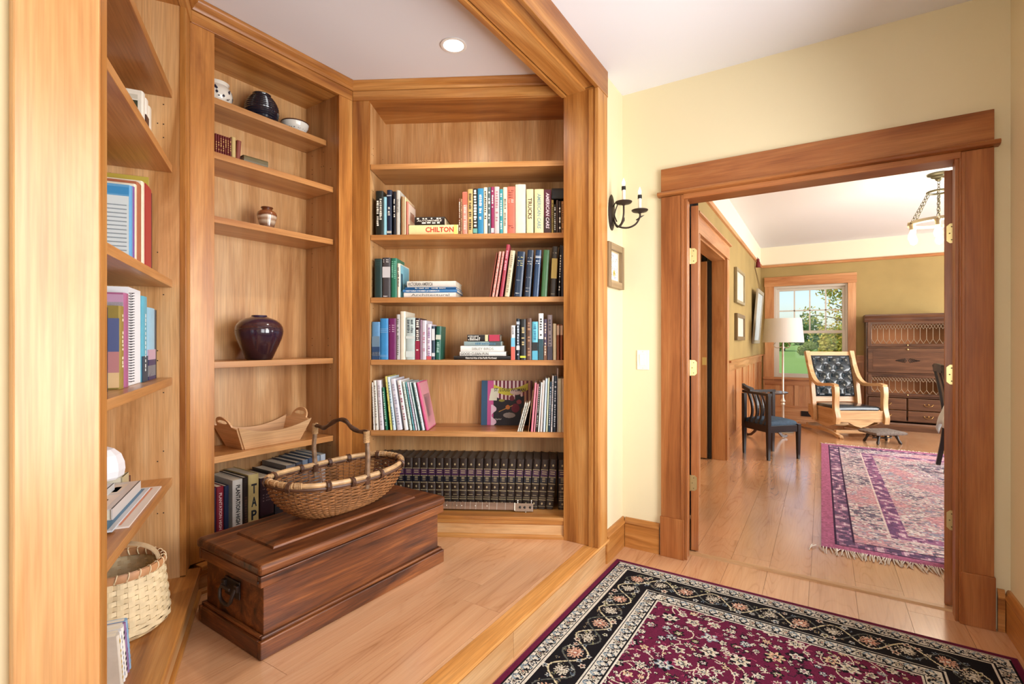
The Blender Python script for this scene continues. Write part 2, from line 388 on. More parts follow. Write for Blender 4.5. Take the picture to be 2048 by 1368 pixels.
# ---- doorway casing
dc = empty('trim_doorway', (0,0,0)); struct(dc, 'fir casing of the double doorway with plinth blocks and flat head')
for x0, x1, s in ((-.778,-.655,1), (.515,.62,-1)):
    part(B(x0, x1, YD-.022, YD, .225, 2.045), 'casing', CASE_Z, dc)
    part(B(x0-.004, x1+.004, YD-.028, YD, 0, .225), 'plinth_block', CASE_Z, dc)
    xi = x1 if s == 1 else x0
    for k, (a, b_, dd) in enumerate(((0,.012,.016), (.012,.020,.0), (.020,.034,-.014))):
        xa, xb = sorted((xi+s*a*.9-s*.012, xi+s*b_*.9-s*.012))
        part(B(xa, xb, YD-.018-dd*.5, YD+.01, 0, 2.04), 'bead', CASE_Z, dc, .0015)
    xa, xb = sorted((xi, xi-s*.002)); part(B(min(xi, xi+s*.004), max(xi, xi+s*.004), YD-.01, YE, 0, 2.035), 'jamb', CASE_Z, dc, 0)
    xa, xb = sorted((xi+s*.004, xi+s*.015)); part(B(xa, xb, YD+.035, YD+.062, 0, 2.02), 'stop', CASE_Z, dc)
part(B(-.778, .62, YD-.024, YD, 2.075, 2.205), 'head_casing', CASE_X, dc)
MB().prism([(YD-.024,2.048),(YD-.040,2.053),(YD-.045,2.062),(YD-.040,2.071),(YD-.024,2.076),(YD,2.076),(YD,2.048)], -.795, .637, 'x').build('fillet', CASE_X, dc, smooth=True)
part(B(-.655, .515, YD-.012, YE, 2.022, 2.034), 'head_jamb', CASE_X, dc)
part(B(-.655, .515, YD-.020, YD-.002, 2.020, 2.048), 'bead', CASE_X, dc)
# ---- glazed double doors, folded open into the far room
def leaf(name, x0, x1, side, label):
    hx = x0 if side < 0 else x1; r = empty(name, (hx, YE+.004, 0), R(11.0 if side < 0 else -10.5)); struct(r, label); x0 -= hx; x1 -= hx; YE_ = 0.0; ya, yb = 0.0, .575; z0, z1 = .008, 2.012; st = .11
    part(B(x0, x1, ya, ya+st, z0, z1), 'stile', CASE_Z, r); part(B(x0, x1, yb-st, yb, z0, z1), 'stile', CASE_Z, r)
    part(B(x0, x1, ya+st, yb-st, z1-.12, z1), 'rail', CASE_Y, r); part(B(x0, x1, ya+st, yb-st, z0, z0+.24), 'rail', CASE_Y, r)
    gy0, gy1, gz0, gz1 = ya+st, yb-st, z0+.24, z1-.12; xm = (x0+x1)/2
    part(B(xm-.013, xm+.013, (gy0+gy1)/2-.011, (gy0+gy1)/2+.011, gz0, gz1), 'muntin', CASE_Z, r, 0)
    for i in range(1, 5):
        z = gz0+(gz1-gz0)*i/5; part(B(xm-.013, xm+.013, gy0, gy1, z-.011, z+.011), 'muntin', CASE_Y, r, 0)
    for i in range(5):
        for j in range(2):
            za, zb = gz0+(gz1-gz0)*i/5+.011, gz0+(gz1-gz0)*(i+1)/5-.011; y_a, y_b = (gy0, (gy0+gy1)/2-.011) if j == 0 else ((gy0+gy1)/2+.011, gy1)
            B(xm-.002, xm+.002, y_a, y_b, za, zb).build('pane', GLASS, r)
    for hz in (.40, 1.07, 1.72):                                # brass butt hinges on the hinge edge
        mb = MB(); c = .012; hw = .036 
        xa, xb = (x0-.004, x0+.032) if side < 0 else (x1-.032, x1+.004)
        pts = [(xa, hz-.045), (xb-c if side < 0 else xb, hz-.045), (xb, hz-.045+c), (xb, hz+.045-c), (xb-c if side < 0 else xb, hz+.045), (xa, hz+.045)] if side < 0 else \
              [(xb, hz-.045), (xb, hz+.045), (xa+c, hz+.045), (xa, hz+.045-c), (xa, hz-.045+c), (xa+c, hz-.045)]
        mb.prism(pts, -.0025, 0, 'y')
        h = mb.build('hinge', BRASS, r)
        xk = x0-.006 if side < 0 else x1+.006
        MB().lathe([(.0045,-.046),(.0045,.046)], 10, (xk, -.004, hz)).build('knuckle', BRASS, h, smooth=True)
        sc = MB()
        for dz, dx in ((-.03, .5), (0, .3), (.03, .5)):
            sc.ball((xa+(xb-xa)*dx, -.003, hz+dz), .003, 6, 4)
        sc.build('screw', plain((120,104,70), .4, .8, name='screw'), h)
    return r
leaf('door_1', -.644, -.603, -1, 'left glazed fir door folded open into the far room')
leaf('door_2', .482, .522, 1, 'right glazed fir door folded open into the far room')

# ---- far room
ROOMW = plain((238,230,206), .8, name='cream_frieze', spec=.2)
wall_with_holes('wall_far', FARW, 'y', YF, YF+.15, XL-.1, X2+.1, 0, 2.44, [(-.655,.348,.66,2.11)], 'olive far wall with the window')
struct(B(XL-.1, X2+.1, YF, YF+.15, 2.44, FC).build('wall_far', ROOMW), 'cream frieze above the picture rail of the far wall')
wall_with_holes('wall_far_left', FARW, 'x', XL-.13, XL, YE, YF, 0, 2.44, [(4.15,5.50,0,2.08)], 'olive left wall of the far room')
struct(B(XL-.13, XL, YE, YF, 2.44, FC).build('wall_far_left', ROOMW), 'cream frieze above the left picture rail')
wall_with_holes('wall_far_right', FARW, 'x', X2, X2+.1, YE, YF+.15, 0, FC, [(4.5,8.1,.7,2.3)], 'right wall of the far room')
struct(MB().box(XL-.7, XL-.66, 3.9, 5.8, 0, FC).box(XL-.66, XL-.13, 3.9, 3.95, 0, FC).box(XL-.66, XL-.13, 5.70, 5.80, 0, FC).build('wall_pocket', WALL), 'wall beyond the side doorway')
RAIL = wood('rail_fir', ((168,104,58),(196,136,86),(212,158,110)), 'x', rough=.3); RAILY = wood('rail_fir', ((168,104,58),(196,136,86),(212,158,110)), 'y', rough=.3); RAILZ = wood('rail_fir', ((168,104,58),(196,136,86),(212,158,110)), 'z', rough=.3)
MBR = MB().prism([(YF,2.42),(YF-.02,2.425),(YF-.026,2.44),(YF-.03,2.455),(YF-.016,2.465),(YF,2.465)], XL+.02, X2, 'x')
struct(MBR.build('trim_picture_rail', RAIL, smooth=True), 'orange fir picture rail on the far wall')
struct(MB().prism([(XL,2.42),(XL+.02,2.425),(XL+.026,2.44),(XL+.03,2.455),(XL+.016,2.465),(XL,2.465)], YE, YF-.02, 'y').build('trim_picture_rail', RAILY, smooth=True), 'picture rail along the left wall')
def wainscot(name, axis, p, d, a0, a1, edges, label, hb=.19, ht=1.0):
    """boards against plane p (d = direction into room); battens at edges"""
    r = empty(name, (0,0,0)); struct(r, label)
    def bx(u0, u1, t, z0, z1, nm, mat, bev=.0015, t0=0):
        q = sorted((p+d*t0, p+d*t)); 
        mb = MB(); mb.box(q[0], q[1], u0, u1, z0, z1) if axis == 'x' else mb.box(u0, u1, q[0], q[1], z0, z1); part(mb, nm, mat, r, bev)
    al = RAILY if axis == 'x' else RAIL
    bx(a0, a1, .020, 0, hb, 'base_board', al); bx(a0, a1, .026, hb, hb+.025, 'base_cap', al)
    bx(a0, a1, .020, ht-.09, ht, 'top_board', al); bx(a0, a1, .040, ht, ht+.022, 'cap_rail', al)
    e = [a0]+list(edges)+[a1]
    for i in range(len(e)-1): bx(e[i]+.002, e[i+1]-.002, .007, hb+.025, ht-.09, 'panel', RAILZ, 0)
    for u in e: bx(max(a0, u-.030), min(a1, u+.030), .018, hb+.025, ht-.09, 'batten', RAILZ, .001, .007)
    return r
wainscot('trim_wainscot_left', 'x', XL, 1, 5.62, YF-.04, [6.15,6.75,7.35,7.95,8.5], 'fir wainscot panels along the left wall of the far room')
wainscot('trim_wainscot_far', 'y', YF, -1, .445, 2.6, [1.0,1.6,2.2], 'fir wainscot right of the window')
# under the window
r = empty('trim_wainscot_window', (0,0,0)); struct(r, 'fir wainscot panels under the window')
part(B(XL+.04, .445, YF-.02, YF, 0, .19), 'base_board', RAIL, r); part(B(XL+.04, .445, YF-.026, YF, .19, .215), 'base_cap', RAIL, r)
for a, b_ in ((-.78,-.36),(-.30,.06),(.12,.43)): B(a+.002, b_-.002, YF-.007, YF, .215, .535).build('panel', RAILZ, r)
for a, b_ in ((XL+.04,-.78),(-.36,-.30),(.06,.12),(.43,.445)): part(B(a, b_, YF-.018, YF, .215, .535), 'batten', RAILZ, r, .001)
part(B(XL+.04, -.777, YF-.018, YF, .535, 1.0), 'panel', RAILZ, r); part(B(XL+.04, -.777, YF-.04, YF, 1.0, 1.022), 'cap_rail', RAIL, r)
MB().box(-.27, -.13, YF-.030, YF-.021, .06, .14).build('floor_vent', plain((40,32,30), .4, .5, name='vent'), r)
# window
wn = empty('window_1', (0,0,0)); struct(wn, 'double-hung window with eight small panes over one large pane')
for a, b_ in ((-.777,-.645), (.338,.44)): part(B(a, b_, YF-.022, YF, .60, 2.11), 'casing', RAILZ, wn)
part(B(-.785, .45, YF-.026, YF, 2.11, 2.26), 'head_casing', RAIL, wn)
part(B(-.80, .47, YF-.06, YF, .625, .66), 'stool', RAIL, wn); part(B(-.777, .44, YF-.02, YF, .535, .625), 'apron', RAIL, wn)
SASH = plain((206,196,182), .4, name='sash_vinyl')
for a, b_ in ((-.655,-.615), (.308,.348)): part(B(a, b_, YF+.02, YF+.12, .66, 2.11), 'jamb_liner', SASH, wn)
part(B(-.615, .308, YF+.02, YF+.12, 2.075, 2.11), 'head_liner', SASH, wn); part(B(-.615, .308, YF+.02, YF+.14, .655, .675), 'sill', SASH, wn)
def sash(nm, z0, z1, y, nx, nz, fr):
    s = part(B(-.615, -.575, y, y+.035, z0, z1), nm, SASH, wn)
    part(B(.268, .308, y, y+.035, z0, z1), 'sash_stile', SASH, s); part(B(-.575, .268, y, y+.035, z1-fr, z1), 'sash_rail', SASH, s); part(B(-.575, .268, y, y+.035, z0, z0+fr), 'sash_rail', SASH, s)
    xs = [-.575+.843*i/nx for i in range(nx+1)]; zs = [z0+fr+(z1-z0-2*fr)*i/nz for i in range(nz+1)]
    for x in xs[1:-1]: B(x-.009, x+.009, y+.005, y+.03, z0+fr, z1-fr).build('muntin', SASH, s)
    for z in zs[1:-1]: B(-.575, .268, y+.005, y+.03, z-.009, z+.009).build('muntin', SASH, s)
    for i in range(nx):
        for j in range(nz): B(xs[i]+.001, xs[i+1]-.001, y+.016, y+.019, zs[j]+.001, zs[j+1]-.001).build('pane', GLASS, s)
sash('upper_sash', 1.36, 2.075, YF+.075, 4, 2, .040); sash('lower_sash', .675, 1.40, YF+.032, 1, 1, .045)
# side doorway in the left wall with its sliding door
sd = empty('door_3', (0,0,0)); struct(sd, 'cased side doorway with a half-open sliding fir door')
part(B(XL-.13, XL, 5.48, 5.50, 0, 2.08), 'jamb', RAILZ, sd); part(B(XL-.13, XL, 4.15, 4.17, 0, 2.08), 'jamb', RAILZ, sd); part(B(XL-.13, XL, 4.17, 5.48, 2.06, 2.08), 'head_jamb', RAILY, sd)
part(B(XL, XL+.02, 5.49, 5.61, 0, 2.08), 'casing', RAILZ, sd); part(B(XL, XL+.02, 4.04, 4.16, 0, 2.08), 'casing', RAILZ, sd); part(B(XL, XL+.024, 4.03, 5.62, 2.08, 2.22), 'head_casing', RAILY, sd)
MB().prism([(XL,2.215),(XL+.045,2.222),(XL+.045,2.235),(XL,2.24)], 4.01, 5.64, 'y').build('cornice', RAILY, sd)
dl = part(B(XL-.50, XL-.172, 5.44, 5.475, .01, 2.06), 'door_leaf', RAILZ, sd)
B(XL-.170, XL-.132, 5.47, 5.50, .0, 2.06).build('stop', BLACK, sd)  # black strip painted in as the dark gap between leaf and jamb
B(XL-.215, XL-.172, 5.436, 5.44, .98, 1.06).build('latch', BRASS, dl)
part(B(XL-.66, XL-.24, 5.55, 5.59, 0, 2.44), 'inner_panel', CASE_Z, sd); B(XL-.24, XL-.20, 5.56, 5.60, 0, 2.44).build('black_gap_shade', BLACK, sd)  # second box is coloured black to stand for the gap's shade

# windows in the walls beside the viewer and in the far room, plus one added behind for fill
def side_window(name, axis, p, d, a0, a1, z0, z1, nx, label):
    """p: room face of the wall, d: +1/-1 direction outwards"""
    r = empty(name, (0,0,0)); struct(r, label)
    def bx(u0, u1, t0, t1, za, zb, nm, mat):
        q = sorted((p+d*t0, p+d*t1)); mb = MB(); mb.box(q[0], q[1], u0, u1, za, zb) if axis == 'x' else mb.box(u0, u1, q[0], q[1], za, zb); return part(mb, nm, mat, r, .0015)
    al = CASE_Y if axis == 'x' else CASE_X
    bx(a0-.10, a0, -.02, 0, z0, z1, 'casing', CASE_Z); bx(a1, a1+.10, -.02, 0, z0, z1, 'casing', CASE_Z); bx(a0-.11, a1+.11, -.024, 0, z1, z1+.13, 'head_casing', al)
    bx(a0-.12, a1+.12, -.05, 0, z0-.03, z0, 'stool', al); bx(a0-.10, a1+.10, -.02, 0, z0-.12, z0-.03, 'apron', al)
    bx(a0, a0+.035, .03, .075, z0, z1, 'sash_stile', SASH); bx(a1-.035, a1, .03, .075, z0, z1, 'sash_stile', SASH)
    zm = (z0+z1)/2
    for za, zb in ((z0, z0+.045), (zm-.02, zm+.02), (z1-.04, z1)): bx(a0+.035, a1-.035, .03, .075, za, zb, 'sash_rail', SASH)
    xs = [a0+.035+(a1-a0-.07)*i/nx for i in range(nx+1)]
    for x in xs[1:-1]: bx(x-.009, x+.009, .04, .065, zm+.02, z1-.04, 'muntin', SASH)
    bx(a0+.035, a1-.035, .050, .053, z0+.045, zm-.02, 'pane', GLASS)
    for i in range(nx): bx(xs[i]+(.009 if i else 0), xs[i+1]-(.009 if i < nx-1 else 0), .050, .053, zm+.02, z1-.04, 'pane', GLASS)
side_window('window_2', 'x', XR, 1, 1.36, 2.30, .62, 2.18, 3, 'hall window nearest the double doorway')
side_window('window_3', 'x', XR, 1, .16, 1.10, .62, 2.18, 3, 'hall window beside the viewer')
side_window('window_4', 'y', YB, -1, -.82, .48, .6, 2.3, 4, 'added hall window behind the viewer for fill light')
side_window('window_5', 'x', X2, 1, 4.5, 8.1, .7, 2.3, 8, 'wide window in the right wall of the far room')
# ================================================================== BOOKCASES (three sides of a half hexagon)
class Unit:
    """local frame of a bookcase: x along its face, y into it, z up; cam-plane numbers locate it"""
    def __init__(s, p0, ang):
        s.p0 = Vector(p0); s.U = Vector((math.cos(R(ang)), math.sin(R(ang)))); s.N = Vector((-s.U.y, s.U.x)); s.rz = R(ang)+YAW
    def w(s, x, d, z=0):
        p = s.p0+s.U*x+s.N*d; return c2w(p.x, p.y, z)
    def x(s, px, d):
        k = (px-CXP)/F; return (k*(s.p0.y+d*s.N.y)-s.p0.x-d*s.N.x)/(s.U.x-k*s.U.y)
    def z(s, py, x, d):
        p = s.p0+s.U*x+s.N*d; return CAMH+(CYP-py)*p.y/F
UC = Unit((-.912, 2.83), -3.4)
UB = Unit((-.912-.846*math.cos(R(56)), 2.83-.846*math.sin(R(56))), 56)
_a = UB.p0; LA = 1.20
UA = Unit((_a.x+LA*math.cos(R(-64.7)), _a.y+LA*math.sin(R(-64.7))), 115.3)
DECK, TOPZ, DEP = .255, 2.598, .31
def mitred(prof, L, ml, mr):
    n = len(prof); mb = MB(); t = .577
    vs = [((max(0,-y)*t if ml else 0), y, z) for y, z in prof]+[(L-(max(0,-y)*t if mr else 0), y, z) for y, z in prof]
    return mb.add(vs, [tuple(range(n-1,-1,-1)), tuple(range(n,2*n))]+[(i,(i+1)%n,n+(i+1)%n,n+i) for i in range(n)])
def bookcase(u, L, s0, s1, shelves, label, ml, mr):
    r = empty('bookcase', u.w(0,0,0), u.rz); tag(r, label, 'bookcase')
    hz = PH
    def p(mb, n, m, bev=.0015): return part(mb, n, m, r, bev)
    p(B(0, s0, 0, .022, DECK+.004, TOPZ), 'stile', fir('z')); p(B(L-s1, L, 0, .022, DECK+.004, TOPZ), 'stile', fir('z'))
    p(B(s0-.022, s0-.002, .022, DEP, DECK, TOPZ), 'side_panel', panel('z'), 0); p(B(L-s1+.002, L-s1+.022, .022, DEP, DECK, TOPZ), 'side_panel', panel('z'), 0)
    p(B(s0-.002, L-s1+.002, DEP, DEP+.012, DECK, TOPZ), 'back_panel', panel('z'), 0)
    p(B(s0-.002, L-s1+.002, .022, DEP, TOPZ, TOPZ+.02), 'top_panel', fir('x'), 0)
    p(mitred([(.022,TOPZ-.002),(-.006,TOPZ-.002),(-.006,HC-.051),(.022,HC-.051)], L, ml, mr), 'header', fir('x'))
    mitred([(.0,HC-.050),(-.010,HC-.048),(-.016,HC-.038),(-.016,HC-.033),(-.030,HC-.020),(-.034,HC-.012),(-.034,HC-.001),(.02,HC-.001),(.02,HC-.050)], L, ml, mr).build('crown', fir('x'), r, smooth=True)
    # plinth and deck
    p(mitred([(DEP,DECK-.02),(-.045,DECK-.02),(-.045,DECK),(DEP,DECK)], L, ml, mr), 'deck', fir('x'), .004)
    p(mitred([(.03,hz),(-.034,hz),(-.034,DECK-.02),(.03,DECK-.02)], L, ml, mr), 'plinth', panel('x'), 0)
    mitred([(-.034,hz),(-.046,hz),(-.046,hz+.012),(-.040,hz+.02),(-.034,hz+.022)], L, ml, mr).build('shoe', fir('x'), r)
    mitred([(-.034,DECK-.045),(-.040,DECK-.040),(-.040,DECK-.020),(-.034,DECK-.020)], L, ml, mr).build('fillet', fir('x'), r)
    for z, sb in shelves:
        p(B(s0+.001, L-s1-.001, sb, DEP-.001, z-.030, z), 'shelf', wood('shelf_fir', ((160,100,52),(190,134,78),(206,154,100)), 'x', rough=.3), .0015)
    mb = MB(); rr = random.Random(4)
    for z, sb in shelves:
        for q in (-.14, -.06, .07, .11):
            for xx in (s0-.0015, L-s1+.0015):
                for dd in (sb+.03, sb+.05, DEP-.06):
                    if rr.random() < .45: mb.box(xx-.0006, xx+.0006, dd-.002, dd+.002, z+q-.002, z+q+.002)
    mb.build('shelf_pin_hole', BLACK, r)['kind'] = 'stuff'
    return r
SB = [2.367, 2.09, 1.796, 1.13, .695]; SCs = [2.242, 1.836, 1.476, 1.118, .711]; SA = [2.243, 1.939, 1.472, 1.075, .6675]
bookcase(UC, 1.228, .096, .008, [(z, .025) for z in SCs], 'right built-in fir bookcase filled with books beside the sconce wall', 1, 0)
bookcase(UB, .846, .10, .0907, [(SB[0], .112)]+[(z, .049) for z in SB[1:]], 'middle built-in fir bookcase behind the old wooden chest', 1, 1)
bookcase(UA, LA, .06, .10, [(z, .047) for z in SA], 'left built-in fir bookcase seen edge-on behind the post', 0, 1)

# ------------------------------------------------------------------ books
PAGES = plain((226,216,192), .8, name='book_pages', spec=.2)
def cover_mat(c, rough=.42): return plain(tuple(c), rough, name='book_cover', var=.06, vscale=30)
BK = {}
def book(u, x, z, d, w, h, D, col, label, lean=0, title=None, tcol=(240,236,225), style='line', lying=False, group=None, top=None, bands=(), th=None, span=(.08,.9), rough=.42, name='book', soft=False, cover=None, yaw=0, bold=.012, shear=0):
    rx = x; rz = z
    if lying: rot = (0, R(-90), u.rz+R(yaw)); rx = x+h
    else:
        a = R(lean); rot = (0, a, u.rz+R(yaw)); rz = z+(w*math.sin(a) if a > 0 else 0)
    r = empty(name, u.w(rx, d, rz+.0006), rot=rot); tag(r, label, 'book', group)
    c = cover_mat(col, rough); bt = min(.0028, w*.14); ov = 0 if soft else .003
    mb = MB()
    sp = [(0,.005),(w*.12,.0015),(w*.32,.0),(w*.68,.0),(w*.88,.0015),(w,.005),(w-bt,.007),(bt,.007)]
    mb.prism(sp, 0, h); mb.box(0, bt, .005, D, 0, h); mb.box(w-bt, w, .005, D, 0, h)
    mb.build('cover', c, r, smooth=True)
    B(bt, w-bt, .0072, D-ov*1.2, ov, h-ov*1.3).build('pages', PAGES, r)
    U, V = (0,0,-1), (1,0,0); e = -.0006; ts = th or min(w*.52, .016)
    for (f0, f1, bc) in bands:
        B(w*.02, w*.98, -.0004, .006, h*f0, h*f1).build('band', plain(tuple(bc), .45, name='band'), r)
    if title:
        tm = plain(tuple(tcol), .5, name='lettering')
        L = h*(span[1]-span[0])
        lines = title if isinstance(title, (list, tuple)) else [title]
        n = len(lines); lh = ts if n == 1 else min(ts, w*.8/n*.8)
        for i, s in enumerate(lines):
            v0 = w/2+((n-1)/2-i)*lh*1.25-lh/2
            o = (v0, e, h*span[1])
            if style == 'across':
                hh = ts; text(s, tm, r, (w*.1, e, h*span[1]-hh-(hh*1.4)*i), (1,0,0), (0,0,1), w*.8, hh, bold=bold)
            elif s.startswith('~'): marks(tm, r, o, U, V, L, lh, n=int(s[1:] or 12), seed=hash((round(x*1000), i)) % 9999)
            else: text(s, tm, r, o, U, V, L, lh, bold=bold, shear=shear)
    if top:   # short lines of print across the head of the spine
        for (f, n, tc) in top:
            marks(plain(tuple(tc), .5, name='lettering'), r, (w*.15, e, h*f), (1,0,0), (0,0,1), w*.7, .006, n=n, seed=n)
    if cover:
        for (y0, y1, z0, z1, cc) in cover:
            side = w+.0005
            MB().add([(side, D*y0, h*z0), (side, D*y1, h*z0), (side, D*y1, h*z1), (side, D*y0, h*z1)], [(0,1,2,3)]).build('cover_print', plain(tuple(cc), .45, name='cover_print'), r)
    return r
def row(u, zs, d, items, where, group):
    """items: (px0, px1, py_top, colour, look words, dict) measured at the spine foot"""
    for it in items:
        p0, p1, pt, col, look = it[:5]; kw = dict(it[5]) if len(it) > 5 else {}
        dd = kw.pop('d', d); x0, x1 = u.x(p0, dd), u.x(p1, dd); h = u.z(pt, x0, dd)-zs; w = max(x1-x0-.0006, .003)
        ln = kw.get('lean', 0)
        if ln: h = h/math.cos(R(ln))-abs(w*math.tan(R(ln)))*.6; w = w*math.cos(R(ln))*(.8 if abs(ln) > 1 else 1)
        D = kw.pop('D', min(.24, max(.13, h*.72)))
        book(u, x0, zs, dd, w, h, D, col, f'{look}{where}', group=group, **kw)
def stack(u, zs, d, items, where, group):
    for it in items:
        p0, p1, y0, y1, col, look = it[:6]; kw = dict(it[6]) if len(it) > 6 else {}
        dd = kw.pop('d', d)
        x0, x1 = u.x(p0, dd), u.x(p1, dd); w = u.z(y0, x0, dd)-u.z(y1, x0, dd)
        book(u, x0, zs, dd, w, x1-x0, kw.pop('D', .17), col, f'{look}{where}', lying=True, group=group, **kw); zs += w+.0008
M = lambda n=14: '~%d' % n
# -- right bookcase, second shelf
z2 = SCs[1]; g = 'books on the second shelf of the right bookcase'; w2 = ', second shelf, right bookcase'
row(UC, z2, .035, [
 (751,766,382,(28,34,30),'tall black book at the left end',dict(title=[M(14),M(14)], span=(.2,.82))),
 (766.2,773,394,(140,196,214),'plain sky-blue book between black and navy ones',{}),
 (773.4,783,380,(26,40,66),'navy book with a small emblem at its foot',dict(title=M(7), span=(.42,.62), tcol=(220,220,215), bands=((.04,.09,(190,190,180)),(.86,.885,(170,180,190))))),
 (786,791.6,383,(18,22,34),'thin black book with white title next to silver one',dict(title=M(12), span=(.4,.86))),
 (792,799.5,381,(190,190,184),'silver grey book',dict(title=M(10), span=(.5,.8), tcol=(120,120,118))),
 (801.5,804,393,(120,84,50),'very thin brown pamphlet',dict(D=.16)),
 (804.2,807,393,(206,176,132),'very thin tan pamphlet',dict(D=.16)),
 (807.5,811.5,394,(222,196,164),'thin cream booklet showing a pale green cover',dict(D=.2, cover=[(.02,.98,.03,.97,(206,208,150)),(.08,.55,.7,.86,(96,98,66))])),
 (812,816.5,403,(196,120,104),'red and white booklet leaning beside the stacked manuals',dict(D=.17, cover=[(.03,.97,.03,.32,(60,30,28)),(.03,.97,.33,.97,(224,204,188)),(.25,.8,.5,.75,(212,140,100))])),
], w2, g)
stack(UC, z2, .035, [
 (817.5,916.5,449,468.2,(236,222,164),'cream repair manual with red lettering under the black guide',dict(title='CHILTON', span=(.09,.66), tcol=(206,70,52), th=.030, bold=.03, bands=((.02,.09,(240,232,120)),), D=.2)),
 (829,889,432.5,448.5,(34,26,24),'black paperback guide with white slanted lettering lying on the manual',dict(title=['~9','AUTOMOBILE','~5'], span=(.08,.92), shear=.3, th=.020, D=.19)),
], w2, g)
row(UC, z2, .035, [
 (917.3,921,397,(128,84,60),'thin brown book left of the coral one',dict(title=M(16))),
 (921.2,924.6,398,(176,140,104),'thin tan book left of the coral one',dict(title=M(16), tcol=(90,60,40))),
 (925,934.4,384,(226,146,130),'coral pink book with a darker top',dict(bands=((.70,.99,(220,104,84)),), title=M(14), span=(.1,.68), tcol=(240,206,196))),
 (935.2,945.6,378.5,(202,170,110),'tan book with long dark title',dict(title=M(20), tcol=(60,46,34), th=.015)),
 (946.2,954.8,377.5,(20,20,20),'black book with big white capitals',dict(title=M(13), th=.017, span=(.14,.97), bands=((.02,.12,(110,170,160)),))),
 (955.2,966.8,377,(48,132,176),'bright blue book with white title',dict(title=M(15), span=(.3,.86))),
 (967.2,974.8,375,(232,224,200),'cream book with italic title right of the bright blue one',dict(title=M(14), tcol=(60,60,56), span=(.25,.92))),
 (975.2,981.6,374.5,(84,100,104),'slate grey book',dict(title=M(12), tcol=(224,224,220))),
 (982,988.4,374,(150,44,92),'magenta book with white title',dict(title=M(12), span=(.34,.92), bands=((.02,.12,(220,200,206)),))),
 (988.8,998.6,373.5,(206,190,192),'pale pinkish grey book',dict(title=M(15), tcol=(170,120,130))),
 (999,1005.8,378.5,(62,150,160),'teal book with white title',dict(title=M(16))),
 (1006.2,1014.6,374.5,(228,216,190),'cream book right of the teal one',dict(title=M(18), tcol=(110,100,90), span=(.15,.82))),
 (1015,1030.4,373.5,(220,108,88),'thick salmon red book',dict(top=[(.90,4,(70,40,34)),(.86,5,(70,40,34)),(.81,5,(70,40,34)),(.76,5,(70,40,34)),(.70,4,(240,214,204)),(.66,4,(240,214,204)),(.15,5,(90,50,40)),(.11,4,(90,50,40))])),
 (1031,1051.4,369,(222,214,192),'tallest plain ivory book',dict(rough=.6)),
 (1053,1067,378.5,(214,216,166),'pale green book titled TRUCKS',dict(title='TRUCKS', span=(.32,.80), tcol=(92,48,34), th=.022, bold=.02)),
 (1069,1087.6,378.5,(214,208,160),'cream book titled AMERICAN CARS in grey-blue',dict(title='AMERICAN CARS', span=(.10,.90), tcol=(120,150,150), th=.021, shear=.15, bold=.02)),
 (1088,1102.6,379.5,(84,32,50),'maroon book titled AMERICAN CARS',dict(title='AMERICAN CARS', span=(.10,.93), tcol=(226,206,214), th=.019, shear=.2, bold=.02, bands=((.015,.36,(52,26,24)),))),
 (1103,1107.6,400,(150,128,66),'thin olive booklet',dict(title=M(14), tcol=(60,44,24))),
 (1108,1112,409,(36,26,26),'small black booklet',dict(title=M(12))),
 (1112.4,1116.6,400.5,(70,52,44),'thin dark brown booklet',{}),
 (1117,1122.6,402.5,(40,26,28),'thin black book near the right post',dict(title=M(8))),
 (1123,1128,402.5,(156,104,60),'thin light brown book at the right end',dict(title=M(12), tcol=(70,40,24))),
], w2, g)
stack(UC, z2+.205, .075, [(1103.5,1130,371,392,(26,24,24),'black binder lying on top of the small booklets',dict(D=.2))], w2, g)
# -- third shelf
z3 = SCs[2]; g = 'books on the third shelf of the right bookcase'; w3 = ', third shelf, right bookcase'
row(UC, z3, .035, [
 (748.5,763.5,517.5,(28,56,56),'dark green worn cloth book',dict(top=[(.94,7,(50,84,80)),(.88,6,(50,84,80)),(.83,7,(50,84,80))])),
 (764.5,780.5,515.5,(72,70,74),'charcoal book with a white paper label',dict(bands=((.5,.77,(206,206,210)),), top=[(.93,4,(236,236,236)),(.88,4,(236,236,236)),(.02,5,(230,230,230))])),
 (781.5,793.5,516.5,(40,120,96),'emerald green book',dict(title=[M(9),M(10)], span=(.45,.92), tcol=(120,190,166))),
 (794,800,527,(226,224,206),'cream-spined book with pale blue cover',dict(title=M(16), tcol=(60,70,74), span=(.3,.88), D=.2, cover=[(.06,.96,.02,.97,(122,190,210)),(.10,.30,.2,.72,(60,110,140)),(.4,.92,.1,.9,(140,200,216))])),
], w3, g)
stack(UC, z3, .035, [
 (807.5,911.5,585.5,595,(224,222,216),'white book at the bottom of the pile of four',dict(title='Architectura'+'l', span=(.12,.86), tcol=(130,130,128), D=.21)),
 (805.5,914,579.5,585.3,(70,130,186),'light blue book third from top in the pile of four',dict(title='HISTORIC HOMES of AMERICA', span=(.32,.94), D=.22)),
 (810,912,575,579.3,(34,92,142),'thin dark blue book second from top in the pile of four',dict(title=M(24), span=(.2,.8), D=.22)),
 (814,911.5,563,574.8,(226,222,214),'white book titled VICTORIAN AMERICA on top of the pile of four',dict(title='VICTORIAN AMERICA', span=(.47,.98), tcol=(84,84,80), th=.020, D=.22)),
], w3, g)
